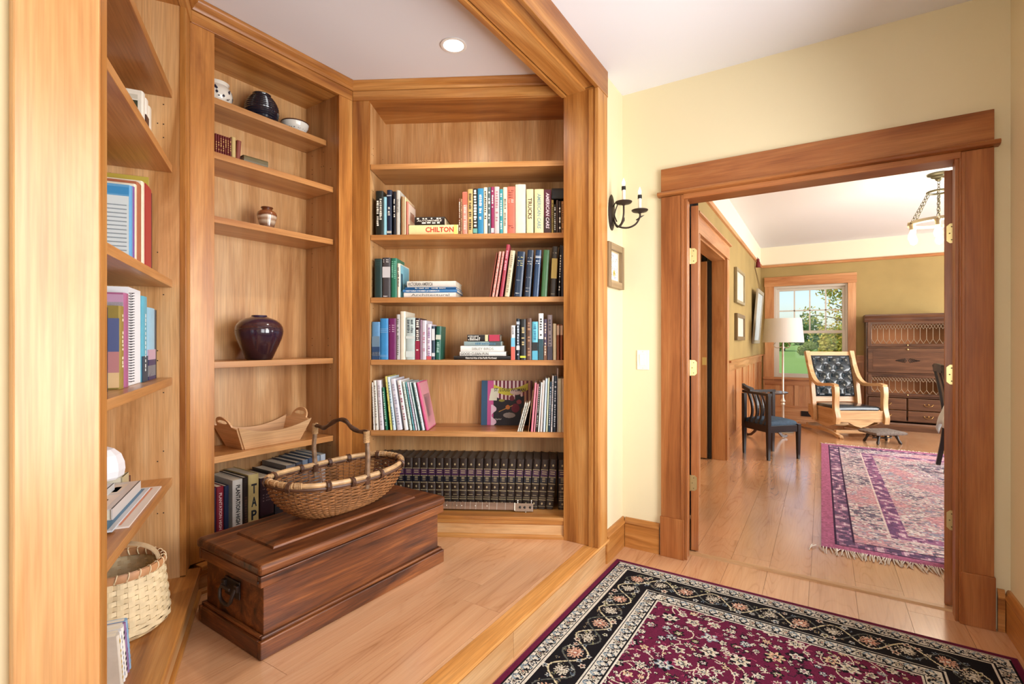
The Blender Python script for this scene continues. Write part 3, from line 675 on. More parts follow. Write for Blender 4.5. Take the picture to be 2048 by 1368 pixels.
row(UC, z3, .035, [
 (978,982,505,(128,66,48),'thin red-brown booklet leaning at the left end of the leaning row',dict(lean=9.0)),
 (983.5,989.6,503,(226,166,152),'pink booklet, left of two leaning pink ones',dict(lean=9.0, title=M(14), tcol=(190,110,100))),
 (990.4,996,503,(222,160,148),'pink booklet, right of two leaning pink ones',dict(lean=9.0, title=M(14), tcol=(190,110,100))),
 (998.5,1007.4,489,(162,54,72),'tall crimson leaning book',dict(lean=8.0, title=M(12), span=(.5,.88), tcol=(230,170,180))),
 (1009,1021,501,(206,194,162),'leaning book with pale ribbed spine',dict(lean=7.5, title=M(20), tcol=(150,136,110))),
 (1028,1047,503,(28,48,72),'worn navy book, left of three leaning navy ones',dict(lean=4.6, top=[(.86,4,(190,180,120)),(.78,3,(190,180,120)),(.73,4,(190,180,120)),(.68,4,(190,180,120)),(.35,5,(120,130,140)),(.06,5,(190,190,190))], rough=.3)),
 (1048.6,1064,500,(32,48,68),'worn navy book, middle of three leaning navy ones',dict(lean=4.2, top=[(.82,4,(180,176,170)),(.74,3,(180,176,170)),(.69,4,(180,176,170)),(.4,4,(130,130,140)),(.17,3,(150,150,150)),(.1,5,(170,160,150))], rough=.3)),
 (1065.6,1080,500,(34,60,92),'navy book with bright sheen, right of three leaning navy ones',dict(lean=3.8, bands=((.83,.845,(210,216,220)),(.86,.87,(210,216,220))), top=[(.75,3,(220,224,226)),(.7,4,(220,224,226))], rough=.22)),
 (1082,1097,500,(62,104,64),'plain green leaning book',dict(lean=3.4, rough=.3)),
 (1100,1114.6,493,(44,36,28),'dark brown leaning book with a tan label',dict(lean=2.8, bands=((.36,.76,(178,150,72)),), top=[(.86,4,(150,136,110)),(.04,3,(150,136,110))])),
 (1116,1121.4,490,(24,22,22),'black leaning book with white title at the right end',dict(lean=2.2, title=M(14), span=(.1,.8))),
 (1122,1128,492,(34,32,44),'dark indigo book beside the right post',dict(lean=0)),
], w3, g)
# -- fourth shelf
z4 = SCs[3]; g = 'books on the fourth shelf of the right bookcase'; w4 = ', fourth shelf, right bookcase'
row(UC, z4, .035, [
 (743.5,759.4,644,(96,150,196),'book with blue mountain picture on its spine',dict(bands=((.0,.34,(44,74,112)),(.34,.62,(110,140,162)),(.1,.2,(206,220,230))))),
 (760,776,637,(58,142,204),'bright blue cloth book',dict(bands=((.74,.745,(190,216,236)),(.70,.705,(190,216,236)),(.66,.665,(190,216,236)),(.07,.075,(190,216,236)),(.1,.105,(190,216,236))))),
 (776.6,791.8,637,(116,36,98),'purple book',dict(top=[(.82,4,(206,180,200)),(.77,4,(206,180,200)),(.72,4,(206,180,200)),(.67,4,(206,180,200))])),
 (792.4,799.4,629,(188,188,186),'light grey book between purple and ivory ones',dict(title=M(18), tcol=(110,110,110))),
 (800,810.6,623,(232,226,206),'tall ivory book',dict(D=.22)),
 (811,830,635.5,(188,206,204),'wide pale blue-grey book',dict(title=[M(8),M(8)], span=(.62,.95), tcol=(70,84,90), bands=((.5,.56,(210,220,216)),(.06,.2,(214,226,222))))),
 (830.6,839.8,636.5,(52,28,36),'black and red book with white capitals',dict(title=M(16), th=.016, span=(.2,.95), bands=((.0,.45,(150,40,70)),))),
 (840.2,843,640,(180,150,170),'very thin mauve book',{}),
 (843.4,852.6,641,(212,206,218),'lilac-white book with pink title',dict(title=M(12), tcol=(190,120,150), span=(.2,.7))),
 (853.2,862.6,648.5,(222,214,226),'white book with a red foot',dict(bands=((.0,.1,(206,90,96)),), title=M(16), tcol=(150,110,160))),
 (863.2,869.6,652.5,(52,72,90),'slate book with white labels',dict(bands=((.58,.92,(222,226,228)),(.1,.2,(222,226,228))))),
 (870.2,883,652.5,(30,96,80),'dark green book with cream label ending the left row',dict(lean=1.8, bands=((.60,.74,(206,214,196)),), title=M(6), span=(.2,.52), tcol=(160,200,190))),
], w4, g)
stack(UC, z4, .035, [
 (907.5,1021,711,718.4,(24,22,22),'long black atlas at the bottom of the pile',dict(title='Historical Atlas of the Pacific Northwest', span=(.24,.79), D=.24)),
 (919.5,1012,702.5,710.8,(220,220,214),'white book titled GOOD CLEAN FUN in the pile',dict(title='GOOD CLEAN FUN', span=(.38,.98), tcol=(60,60,58), th=.016, D=.2)) ,
 (921,1008,690.8,702.2,(232,232,226),'thick white bird guide in the middle of the pile',dict(title='SIBLEY BIRDS', span=(.24,.74), tcol=(150,150,140), th=.015, D=.18)),
 (928,1004,682,690.6,(140,162,164),'grey-teal book second from top of the pile',dict(title=M(12), span=(.16,.7), tcol=(70,120,150), D=.17, bands=((.03,.34,(70,84,88)),))),
 (934.5,1000.5,668.5,681.8,(30,26,26),'black book with a red end on top of the pile',dict(title=[M(8),M(8),M(8)], span=(.60,.97), bands=((.02,.34,(176,46,74)),(.37,.46,(214,206,160))), D=.15)),
], w4, g)
row(UC, z4, .035, [
 (1022,1030.4,651,(226,226,226),'white, blue and red striped book',dict(bands=((.0,.38,(216,98,84)),(.38,.64,(112,186,214))), title=M(8), span=(.7,.95), tcol=(120,120,120))),
 (1032.6,1039.6,637.5,(22,34,46),'dark navy book right of the striped one',dict(title=M(12), tcol=(190,200,210), bands=((.24,.34,(206,206,206)),(.86,.93,(160,170,180))))),
 (1040,1052,638.5,(18,18,18),'thick black book with a yellow mark',dict(title=M(10), span=(.3,.8), tcol=(190,170,120), bands=((.05,.1,(190,196,60)),))),
 (1052.6,1063.6,636.5,(92,62,46),'brown patterned book between black and cyan ones',dict(title=M(12), tcol=(160,120,90))),
 (1064.2,1075.8,643.5,(98,184,206),'cyan book with a black band',dict(title=M(10), span=(.5,.92), tcol=(40,110,140), bands=((.24,.46,(24,26,28)),(.0,.23,(84,168,192))))),
 (1077,1087,627,(232,232,228),'tall white book with a dark teal foot',dict(title=M(8), span=(.5,.95), tcol=(60,60,60), bands=((.0,.45,(30,68,78)),))),
 (1087.6,1094,638.5,(76,62,84),'purple-brown book',dict(title=M(12), tcol=(206,190,170), bands=((.0,.35,(112,72,48)),))),
 (1095,1105,630,(132,116,116),'tall grey-mauve book',dict(title=M(12), tcol=(70,60,70), bands=((.0,.3,(64,56,70)),))),
 (1106,1112.8,647.5,(206,188,150),'cream book left of the two small brown ones',{}),
 (1113.6,1119,649,(140,72,38),'small chestnut book with pale label, left of two',dict(bands=((.7,.97,(206,170,140)),))),
 (1120.4,1125.6,649,(136,70,38),'small chestnut book with pale label, right of two',dict(bands=((.7,.97,(206,170,140)),))),
], w4, g)
# -- fifth shelf
z5 = SCs[4]; g = 'books on the fifth shelf of the right bookcase'; w5 = ', fifth shelf, right bookcase'
lx = [(746.3,750.2,765,(232,230,222),'white booklet at the left end of the leaning row',-2.0,(170,170,166)),
 (750.6,758.4,761,(226,224,212),'off-white booklet second in the leaning row',-2.9,(140,140,136)),
 (759,769.8,760.5,(222,218,226),'lilac-white booklet left of the green one',-3.8,(180,176,186)),
 (770.4,776.4,775,(26,110,78),'green booklet in the leaning row',-4.7,(190,226,206)),
 (780,785,753,(214,206,110),'yellow-edged booklet right of the green one',-5.8,(150,140,70)),
 (785.4,793,754,(206,226,234),'pale blue booklet right of the yellow one',-6.7,(120,160,180)),
 (794,807,757.5,(222,222,232),'thick lilac-white book in the leaning row',-8.0,(170,170,190)),
 (808.6,818.6,760.5,(236,236,234),'white book with grey-pink title in the leaning row',-8.8,(170,110,130)),
 (819.2,825.8,763.5,(206,220,210),'pale mint booklet',-9.4,(150,180,170)),
 (826.2,830,764.5,(110,178,184),'thin teal booklet',-9.9,(50,90,100)),
 (830.3,835.4,764.5,(206,200,212),'thin pale lilac booklet right of the teal one',-10.3,(150,140,160)),
 (835.8,840.4,764.5,(196,220,220),'thin ice-blue booklet',-10.7,(150,180,180)),
 (841,843.4,766,(28,70,72),'very thin dark green booklet',-11.0,(28,70,72)),
 (843.8,850.8,765,(208,222,224),'pale blue-white booklet left of the pink one',-11.3,(160,180,180))]
row(UC, z5, .035, [(a,b_,c,col,lk,dict(lean=ln, title=M(16), tcol=tc, D=.19, soft=True)) for a,b_,c,col,lk,ln,tc in lx]+[
 (851.6,858.8,765,(208,84,130),'pink book with grey picture cover ending the leaning row',dict(lean=-11.6, D=.2, cover=[(.03,.98,.02,.98,(216,150,160)),(.2,.9,.12,.72,(200,192,180)),(.28,.8,.25,.66,(140,136,138))]))], w5, g)
row(UC, z5, .030, [
 (1034.5,1038,806,(224,224,212),'small white pamphlet, left of three leaning',dict(lean=15, soft=True, title=M(8), tcol=(170,170,160), D=.12)),
 (1038.3,1041.8,806,(214,214,202),'small white pamphlet, middle of three leaning',dict(lean=15, soft=True, title=M(8), tcol=(150,150,140), D=.12)),
 (1042.1,1046,803,(206,198,180),'small cream pamphlet, right of three leaning',dict(lean=15, soft=True, title=M(8), tcol=(130,110,90), D=.12))], w5, g)
rx = [(1056,1058.4,781,(150,110,80),'thin brown folder leaning left of the pink ones',6.5,None),
 (1061.4,1066.8,766,(222,130,146),'pink booklet, left of two at the right end',4.6,None),
 (1067.4,1071,768.5,(226,150,160),'pink booklet, right of two at the right end',4.4,None),
 (1071.6,1075,763.5,(50,48,46),'black booklet with a spiral-bound edge',4.0,(220,214,200)),
 (1075.6,1079.6,765,(232,230,224),'white booklet right of the spiral-bound one',3.6,None),
 (1080,1085.6,761,(206,196,188),'beige booklet among the right-hand magazines',3.0,None),
 (1086,1091.6,757,(196,214,224),'pale blue magazine',2.6,None),
 (1092,1096,756,(222,226,190),'pale yellow-green magazine',2.2,None),
 (1096.4,1101,764,(40,70,92),'navy magazine with white title',2.0,(220,226,230)),
 (1101.4,1105.6,752,(232,232,232),'tall white magazine',1.6,(150,150,160)),
 (1106,1113.4,752,(30,44,60),'tall midnight-blue magazine',1.2,(200,206,214)),
 (1114.2,1115.6,737,(226,212,206),'very tall thin white card',.3,None),
 (1116.2,1123.4,757.5,(206,196,166),'large cream binder beside the right post',0,None),
 (1123.8,1129,757.5,(196,166,136),'tan binder at the right end beside the post',0,None)]
row(UC, z5, .032, [(a,b_,c,col,lk,dict(lean=ln, D=.2, soft=True, **(dict(title=M(20), tcol=tc) if tc else {}))) for a,b_,c,col,lk,ln,tc in rx], w5, g)
# record album standing against the back
d = .240; x0 = UC.x(962, d); aw = UC.x(1064, d)-x0; ah = .272
al = empty('record_album', UC.w(x0, d, z5+.001), rot=(R(-8), 0, UC.rz)); tag(al, 'record album with striped curtain cover and yellow banner, fifth shelf, right bookcase', 'album')
B(0, aw, 0, .022, 0, ah).build('sleeve', plain((44,34,40), .6, name='album_board'), al)
nx_, ny_ = 150, 136; img = np.zeros((ny_, nx_, 3)); yy, xx = np.mgrid[0:ny_, 0:nx_]; fx, fy = xx/nx_, yy/ny_
img[:] = (34,28,34); st = (np.floor(fx*26) % 2 == 0)
swag = .70-.14*np.sin((fx-.15)/.75*math.pi); m = fy > swag; img[m] = (112,34,52); img[m & st] = (222,200,196)
m = (fx > .84) & (fy > .42); img[m] = (96,40,44); img[m & st] = (190,140,110)
ban = .86-.12*np.sin((fx-.2)/.72*math.pi)+.03*(fx-.5); m = (np.abs(fy-ban) < .075) & (fx > .2) & (fx < .92); img[m] = (196,184,60)
m = (fx < .235); img[m] = (188,84,136); m = (fx > .19) & (fx < .25+.05*np.sin(fy*22)) & (fy < .45); img[m] = (222,190,206)
m = (fx < .118); img[m] = (52,84,112)
m = (np.abs(fx-.245-.02*np.sin(fy*9)) < .075) & (fy > .55) & (fy < .82); img[m] = (206,204,180)
for (ax, ay, rx_, ry_, cc) in ((.68,.74,.12,.06,(196,170,160)),(.72,.62,.06,.06,(30,24,26)),(.60,.60,.05,.06,(110,34,48)),(.74,.52,.05,.05,(150,60,66)),(.67,.38,.08,.10,(112,26,48)),(.52,.40,.045,.05,(196,110,46)),(.55,.22,.12,.06,(150,140,134)),(.40,.55,.06,.03,(150,140,56)),(.84,.26,.06,.14,(120,96,48))):
    m = ((fx-ax)/rx_)**2+((fy-ay)/ry_)**2 < 1; img[m] = cc
m = (np.abs((fy-.30)-(fx-.35)*.52) < .008) & (fx > .34) & (fx < .62); img[m] = (190,140,70)
ar = grid_object('cover_art', img, aw, ah, vcol_mat('album_print', .5, 0, spec=.3), al); ar.rotation_euler = (R(90), 0, 0); ar.location = (0, -.0006, 0)
text('ST. LOUIS WOMAN', plain((26,22,20), .6, name='ink'), al, (aw*.25, -.0012, ah*.755), (1,0,0), (0,0,1), aw*.62, ah*.075, bold=.02)
text('Capitol', plain((226,220,210), .6, name='ink_white'), al, (aw*.27, -.0012, ah*.11), (1,0,0), (0,0,1), aw*.13, ah*.045, shear=.3)
# -- encyclopaedia on the deck
LEATH = plain((46,36,30), .36, name='dark_leather', var=.18, vscale=40); GOLD = plain((186,170,130), .4, .3, name='gilt'); PUR = plain((62,34,62), .4, name='purple_label'); NAVY = plain((16,20,32), .4, name='navy_label')
ezs = [20,97,172,244,314,385,457,530,608,685,760,838,922,1003,1086,1183,1275,1365,1465,1553,1640,1712,1795,1880]
epx = [740+v/4.995 for v in ezs]; ed = .085; eh = .287; eD = .215; ordn = ['first','second','third','fourth','fifth','sixth','seventh','eighth','ninth','tenth','eleventh','twelfth','thirteenth','fourteenth','fifteenth','sixteenth','seventeenth','eighteenth','nineteenth','twentieth','twenty-first','twenty-second','twenty-third']
ew = .0455
def volume():
    r = empty('encyclopedia_volume'); w, h, D = ew-.001, eh, eD
    mb = MB(); mb.prism([(0,.007),(w*.1,.002),(w*.3,-.0),(w*.7,-.0),(w*.9,.002),(w,.007),(w-.003,.010),(.003,.010)], 0, h); mb.box(0,.003,.007,D,0,h); mb.box(w-.003,w,.007,D,0,h); mb.build('cover', LEATH, r, smooth=True)
    B(.003, w-.003, .0102, D-.004, .004, h-.004).build('pages', plain((92,84,74), .6, name='dark_page_edge'), r)
    B(w*.04, w*.96, -.0005, .004, h*.655, h*.775).build('label_band', PUR, r); B(w*.04, w*.96, -.0005, .004, h*.525, h*.635).build('label_band', NAVY, r)
    mb = MB()
    for f in (.64,.785,.795,.51,.645,.50,.35,.36,.18,.19,.225,.055):
        mb.box(w*.05, w*.95, -.0009, .001, h*f-.0006, h*f+.0006)
    for f in (.70,.74): mb.box(w*.2, w*.8, -.0010, 0, h*f, h*f+.004)
    for f in (.61,.585,.55): mb.box(w*.3, w*.7, -.0010, 0, h*f, h*f+.003)
    mb.box(w*.25, w*.75, -.0010, 0, h*.27, h*.277)
    for f in (.88,.425,.11):
        c = h*f; s = .008; mb.add([(w/2-s*.7,-.001,c),(w/2,-.001,c-s),(w/2+s*.7,-.001,c),(w/2,-.001,c+s)], [(0,1,2,3)])
        mb.add([(w/2-s*.35,-.0008,c),(w/2,-.0008,c-s*.5),(w/2+s*.35,-.0008,c),(w/2,-.0008,c+s*.5)], [(0,1,2,3)])
    mb.build('gilt_tooling', GOLD, r)['kind'] = 'stuff'; return r
vol0 = volume()
def dup(root):
    r = root.copy(); COL.objects.link(r)
    for ch in list(root.children):
        c = ch.copy(); COL.objects.link(c); c.parent = r
        for gch in ch.children:
            e = gch.copy(); COL.objects.link(e); e.parent = c
    return r
nv = len(epx)-1; xs0 = .0975; 
xr_ = UC.x(epx[-1]-9.5, ed); step = (xr_-xs0)/nv
for i in range(nv+1):
    v = vol0 if i == 0 else dup(vol0)
    ln = 0 if i < 11 else (i-10)*.42
    if i == nv: v.location = UC.w(1.1755, ed, DECK+.001); v.rotation_euler = (0, 0, UC.rz); lb = 'dark brown encyclopedia volume standing apart beside the right post'
    else:
        w_ = step; sxx = step/ew
        v.location = UC.w(xs0+i*step, ed, DECK+.001+ew*math.sin(R(ln))); v.rotation_euler = (0, R(ln), UC.rz); v.scale = (min(1, sxx*math.cos(R(ln))-.004), 1, 1)
        k = nv-i; lb = f'dark brown encyclopedia volume, {ordn[k-1]} from right in the bottom row'
    tag(v, lb, 'book', 'encyclopedia volumes')
# fretted instrument neck leaning before them
d0 = .028; nk = empty('instrument_neck', UC.w(UC.x(884, d0), d0, DECK+.0062), rot=(R(-20), 0, UC.rz)); tag(nk, 'narrow wooden fretted instrument neck with tuning pegs leaning on the encyclopedias', 'instrument')
LN = UC.x(1066, d0)-UC.x(884, d0)
FB = wood('fretboard', ((96,70,52),(126,96,74),(150,118,94)), 'x', rough=.45)
part(B(0, LN*.80, 0, .014, .006, .046), 'fretboard', FB, nk); hd = part(B(LN*.80, LN, -.002, .013, .0, .044), 'headstock', wood('peghead', ((130,104,82),(160,134,110),(180,154,130)), 'x'), nk)
fm = plain((190,186,176), .3, .9, name='fret_wire')
for i in range(13): B(LN*.80*(1-.93**(i*1.6)*1) if False else LN*.80-LN*.80*(1-2**(-i/7))/.73, LN*.80-LN*.80*(1-2**(-i/7))/.73+.0016, -.0012, .002, .006, .046).build('fret', fm, nk)
B(LN*.795, LN*.805, -.005, .004, .004, .046).build('nut', plain((224,216,196), .4, name='bone'), nk)
for f in (.62,.46,.27,.20,.06): MB().lathe([(.003,0),(.003,.001)], 8).build('fret_dot', plain((226,220,204), .4, name='pearl'), nk, loc=(LN*.8*f, -.0002, .026), rot=(R(90),0,0))
for f in (.3,.55,.85):
    c = LN*.80+LN*.2*f; p_ = MB().lathe([(.007,0),(.007,.003),(.003,.004),(.003,.009)], 10).build('tuning_post', plain((60,56,52), .3, .9, name='dark_steel'), hd, loc=(c, -.002, .022), rot=(R(90),0,0))
for f, s in ((.15,1),(.9,1),(.6,-1)):
    c = LN*.80+LN*.2*f; mb = MB(); mb.tube([(0,0,0),(0,0,.010*s)], .002, 6); mb.ball((0,0,.014*s), .006, 8, 6); mb.build('tuning_key', plain((206,202,192), .25, .9, name='chrome'), hd, smooth=True, loc=(c, .006, .044 if s > 0 else 0))
# ================================================================== MIDDLE BOOKCASE CONTENTS
g = 'books on the bottom of the middle bookcase'; wb = ', bottom of middle bookcase'
row(UB, DECK, .052, [
 (428.5,433.2,977,(52,34,60),'dark violet yearbook at the left',dict(D=.21)),
 (433.8,448.4,975,(128,28,44),'red yearbook with white title',dict(title='PLANTATION HIGH SCHOOL', span=(.05,.90), tcol=(222,190,190), th=.013, bold=.015, D=.21)),
 (449.2,458.6,973,(26,40,72),'navy blue yearbook',dict(D=.21)),
 (466,486,962,(212,212,206),'white yearbook with bold black title',dict(title='PLANTATION HIGH SCHOOL', span=(.02,.92), tcol=(22,20,20), th=.020, bold=.03, D=.23)),
 (487,497,956,(38,28,26),'dark brown yearbook between white and yellow ones',dict(title=M(10), span=(.3,.7), tcol=(80,56,44), D=.23)),
 (497.6,518.4,951.5,(206,190,130),'pale yellow yearbook titled TAPS',dict(D=.24)),
 (521.5,549,958,(52,30,40),'thick maroon and black yearbook numbered 53',dict(bands=((.02,.36,(22,20,22)),), top=[(.8,7,(130,110,110)),(.7,6,(130,110,110)),(.65,6,(130,110,110)),(.6,6,(130,110,110))], D=.22)),
 (551,572,946,(60,62,70),'charcoal book behind the wicker basket',dict(D=.22)),
 (573,592,932,(112,112,116),'wide grey book behind the basket',dict(D=.23)),
 (593,605,926,(70,78,92),'slate book behind the basket',dict(D=.23)),
 (606,617,921,(120,136,156),'blue-grey book left of the basket handle',dict(D=.23)),
 (618,629,917,(66,84,112),'dark blue book under the basket handle',dict(D=.23)),
 (630,641,913,(134,152,172),'light blue-grey book right of the basket handle',dict(D=.23)),
 (642,652,910,(180,192,204),'palest blue book at the right end',dict(D=.23)),
], wb, g)
for o in [o for o in COL.objects if o.get('label','').startswith('pale yellow yearbook titled TAPS')]:
    x0, x1 = UB.x(497.6,.052), UB.x(518.4,.052); w_ = x1-x0; h_ = UB.z(951.5, x0, .052)-DECK
    for i, ch in enumerate('TAPS'): text(ch, plain((24,36,48), .5, name='lettering'), o, (w_*.24, -.0006, h_*(.71-.2*i)), (1,0,0), (0,0,1), w_*.52, h_*.15, bold=.03)
for o in [o for o in COL.objects if o.get('label','').startswith('thick maroon and black yearbook')]:
    text('53', plain((150,150,150), .5, name='lettering'), o, (.018, -.0008, .05), (1,0,0), (0,0,1), .03, .025)
# second shelf: little red set, cream, brown, one lying
z_ = SB[1]; g = 'small books on the second shelf of the middle bookcase'
for i in range(7):
    p0 = 430.5+i*4.75; d = .085; x0, x1 = UB.x(p0,d), UB.x(p0+4.75,d)
    book(UB, x0, z_, d, x1-x0-.0006, .098, .085, (96,26,26), 'small maroon leather book, %s from left in its set, middle bookcase' % ordn[i], title=M(6), tcol=(190,150,90), group='small maroon leather set', span=(.2,.85))
d = .085
book(UB, UB.x(464.2,d), z_, d, .019, .108, .095, (190,166,110), 'small cream book between maroon and brown ones, second shelf, middle bookcase', group=g)
book(UB, UB.x(472.4,d), z_, d, .020, .100, .10, (126,62,50), 'small red-brown book right of the cream one, second shelf, middle bookcase', lean=4, group=g)
book(UB, UB.x(484,d), z_, d-.025, .034, UB.x(531,d)-UB.x(484,d), .10, (96,84,52), 'small olive book lying flat, second shelf, middle bookcase', lying=True, group=g, yaw=-4)

def glaze(name, cols, zs, rough=.15, wav=0, noise=0):
    m, n, l, b = newmat(name); tc = n.new('ShaderNodeTexCoord'); sp = n.new('ShaderNodeSeparateXYZ'); l.new(tc.outputs['Object'], sp.inputs[0])
    h = sp.outputs['Z']
    if noise:
        t = n.new('ShaderNodeTexNoise'); t.inputs['Scale'].default_value = 16; t.inputs['Detail'].default_value = 6; l.new(tc.outputs['Object'], t.inputs['Vector'])
        ma = n.new('ShaderNodeMath'); ma.operation = 'MULTIPLY_ADD'; ma.inputs[1].default_value = noise; l.new(t.outputs['Fac'], ma.inputs[0]); l.new(h, ma.inputs[2]); h = ma.outputs[0]
    mr = n.new('ShaderNodeMapRange'); mr.inputs['From Max'].default_value = zs; l.new(h, mr.inputs['Value'])
    rp = n.new('ShaderNodeValToRGB'); l.new(mr.outputs[0], rp.inputs['Fac']); cr = rp.color_ramp
    while len(cr.elements) < len(cols): cr.elements.new(.5)
    for e, (p, c) in zip(cr.elements, cols): e.position = p; e.color = (*lin(c), 1)
    l.new(rp.outputs[0], b.inputs['Base Color']); b.inputs['Roughness'].default_value = rough; b.inputs['Coat Weight'].default_value = .6; b.inputs['Coat Roughness'].default_value = .08
    return m
def vessel(px, d, zs, prof, mat, name, label, cat, n=36):
    r = empty(name, UB.w(UB.x(px, d), d, zs+.0008), UB.rz); tag(r, label, cat)
    MB().lathe(prof, n).build('body', mat, r, smooth=True); return r
# top shelf
r = vessel(434, .215, SB[0], [(.032,0),(.036,.004),(.058,.02),(.068,.05),(.066,.075),(.055,.095),(.050,.10),(.050,.112),(.054,.116),(.048,.116),(.046,.10),(.046,.03),(.02,.015)], plain((222,216,204), .2, name='white_porcelain', coat=.6), 'porcelain_pot', 'white pot with dark painted flowers at the left of the top shelf, middle bookcase', 'pot')
mb = MB(); rr = random.Random(5)
for i in range(22):
    a = rr.uniform(-2.9, -.1); zc = rr.uniform(.025, .08); rad = .0690 if zc < .06 else .0672; s = rr.uniform(.003, .008)
    mb.add([(rad*1.01*math.cos(a+t/rad), rad*1.01*math.sin(a+t/rad), zc+q) for t, q in ((-s,0),(0,-s*1.4),(s,0),(0,s*1.4))], [(0,1,2,3)])
mb.build('painted_decoration', plain((30,34,56), .3, name='cobalt'), r)
prof = [(.046,0)]
for i in range(11):
    z = .006+.0115*i; rad = .083*math.sqrt(max(.05, 1-((z-.060)/.088)**2)); prof += [(rad-.0016, z), (rad+.0010, z+.0050), (rad-.0012, z+.0095)]
prof += [(.046,.130),(.042,.134),(.041,.140),(.044,.146),(.045,.151),(.039,.153),(.034,.148),(.032,.132)]
vessel(523.5, .21, SB[0], prof, plain((20,26,40), .12, name='midnight_glaze', coat=.8), 'ribbed_jar', 'ribbed midnight-blue glazed jar on the top shelf of the middle bookcase', 'jar')
r = vessel(590, .205, SB[0], [(.030,0),(.032,.006),(.030,.008),(.054,.024),(.068,.046),(.072,.062),(.0725,.066),(.069,.066),(.064,.048),(.048,.026),(.01,.014)], plain((222,220,212), .2, name='white_porcelain', coat=.6), 'porcelain_bowl', 'white bowl with dark painted plants on the top shelf of the middle bookcase', 'bowl')
MB().lathe([(.0722,.062),(.0735,.064),(.0728,.068),(.069,.0675)], 36).build('rim_line', plain((70,40,34), .3, name='rim_brown'), r, smooth=True)
mb = MB()
for i in range(14):
    a = -1.9+rr.uniform(-.9,.9); z0 = .026; tx = rr.uniform(-.25,.25)
    def bp(a, z): 
        rad = .054+(z-.024)/.042*.0195+.0012; return (rad*math.cos(a), rad*math.sin(a), z)
    mb.add([bp(a-.02, z0), bp(a+.02, z0), bp(a+tx, z0+.028)], [(0,1,2)])
mb.build('painted_decoration', plain((34,46,66), .3, name='cobalt'), r)
# third shelf jar
vessel(534, .16, SB[2], [(.026,0),(.028,.003),(.031,.012),(.040,.045),(.047,.074),(.048,.084),(.044,.096),(.034,.104),(.026,.107),(.024,.112),(.027,.117),(.030,.120),(.029,.123),(.022,.121),(.020,.108)],
   glaze('brown_streak_glaze', [(0,(150,120,100)),(.32,(120,84,62)),(.45,(190,172,150)),(.55,(150,112,84)),(.66,(206,190,170)),(.72,(112,62,36)),(.86,(150,92,56)),(1,(96,52,30))], .123, noise=.02), 'small_jar', 'small brown and cream streaked jar alone on the third shelf of the middle bookcase', 'jar')
# fourth shelf vase
r = vessel(518.5, .145, SB[3], [(.058,0),(.062,.004),(.074,.032),(.091,.070),(.105,.105),(.1115,.132),(.1125,.150),(.109,.168),(.099,.185),(.083,.199),(.063,.209),(.046,.214),(.038,.218),(.036,.225),(.032,.225),(.030,.21)],
   glaze('oxblood_glaze', [(0,(30,16,20)),(.5,(52,26,34)),(.72,(40,26,48)),(.86,(74,42,36)),(1,(46,34,60))], .226, rough=.14, noise=.05), 'round_vase', 'large dark purple-brown round vase on the fourth shelf of the middle bookcase', 'vase')
mb = MB()
for k, zz in enumerate((.150,.166,.178)):
    P = []
    for i in range(40):
        a = 2*math.pi*i/40; zc = zz+.007*math.sin(a*2+k); rad = .1125 if zc < .155 else .1125-(zc-.155)*.30-((zc-.155)**2)*9; P.append((rad*math.cos(a), rad*math.sin(a), zc))
    mb.tube(P, .0024, 6, closed=True)
mb.build('raised_band', plain((56,42,52), .15, name='band_glaze', coat=.7), r, smooth=True)
# wooden tray with cut-out handles on the fifth shelf
tx = .427; TR = wood('pale_alder', ((196,146,98),(214,168,120),(226,186,140)), 'x', rough=.4); TRz = wood('pale_alder', ((196,146,98),(214,168,120),(226,186,140)), 'y', rough=.4)
tray = empty('wooden_tray', UB.w(tx, .176, SB[4]+.001), UB.rz); tag(tray, 'pale wooden tray with cut-out handles on the fifth shelf of the middle bookcase', 'tray')
L2, W2, t_ = .146, .080, .008
part(B(-L2, L2, -W2, W2, 0, .008), 'bottom', TR, tray)
for s in (-1, 1):     # sagging long sides, flared
    mb = MB(); n = 16; top = []; 
    outer = []; 
    for i in range(n+1):
        u_ = -1+2*i/n; hx = L2+.0; zt = .075+.040*abs(u_)**2.2
        outer.append((u_*(L2+ zt*.42), s*(W2+zt*.30), zt))
    low = [(-L2, s*W2, .0), (L2, s*W2, .0)]
    def off(p, k): return (p[0], p[1]+s*k, p[2])
    vs = []; m = n+1
    for i in range(m):
        u_ = -1+2*i/n; vs += [(u_*L2, s*W2, 0), outer[i], off(outer[i], t_), (u_*L2, s*(W2+t_), 0)]
    fs = []
    for i in range(n):
        a = i*4; b_ = a+4
        for k in range(4): fs.append((a+k, a+(k+1)%4, b_+(k+1)%4, b_+k))
    fs += [(0,1,2,3), (n*4+3, n*4+2, n*4+1, n*4)]
    mb.add(vs, fs); mb.build('long_side', TR, tray)
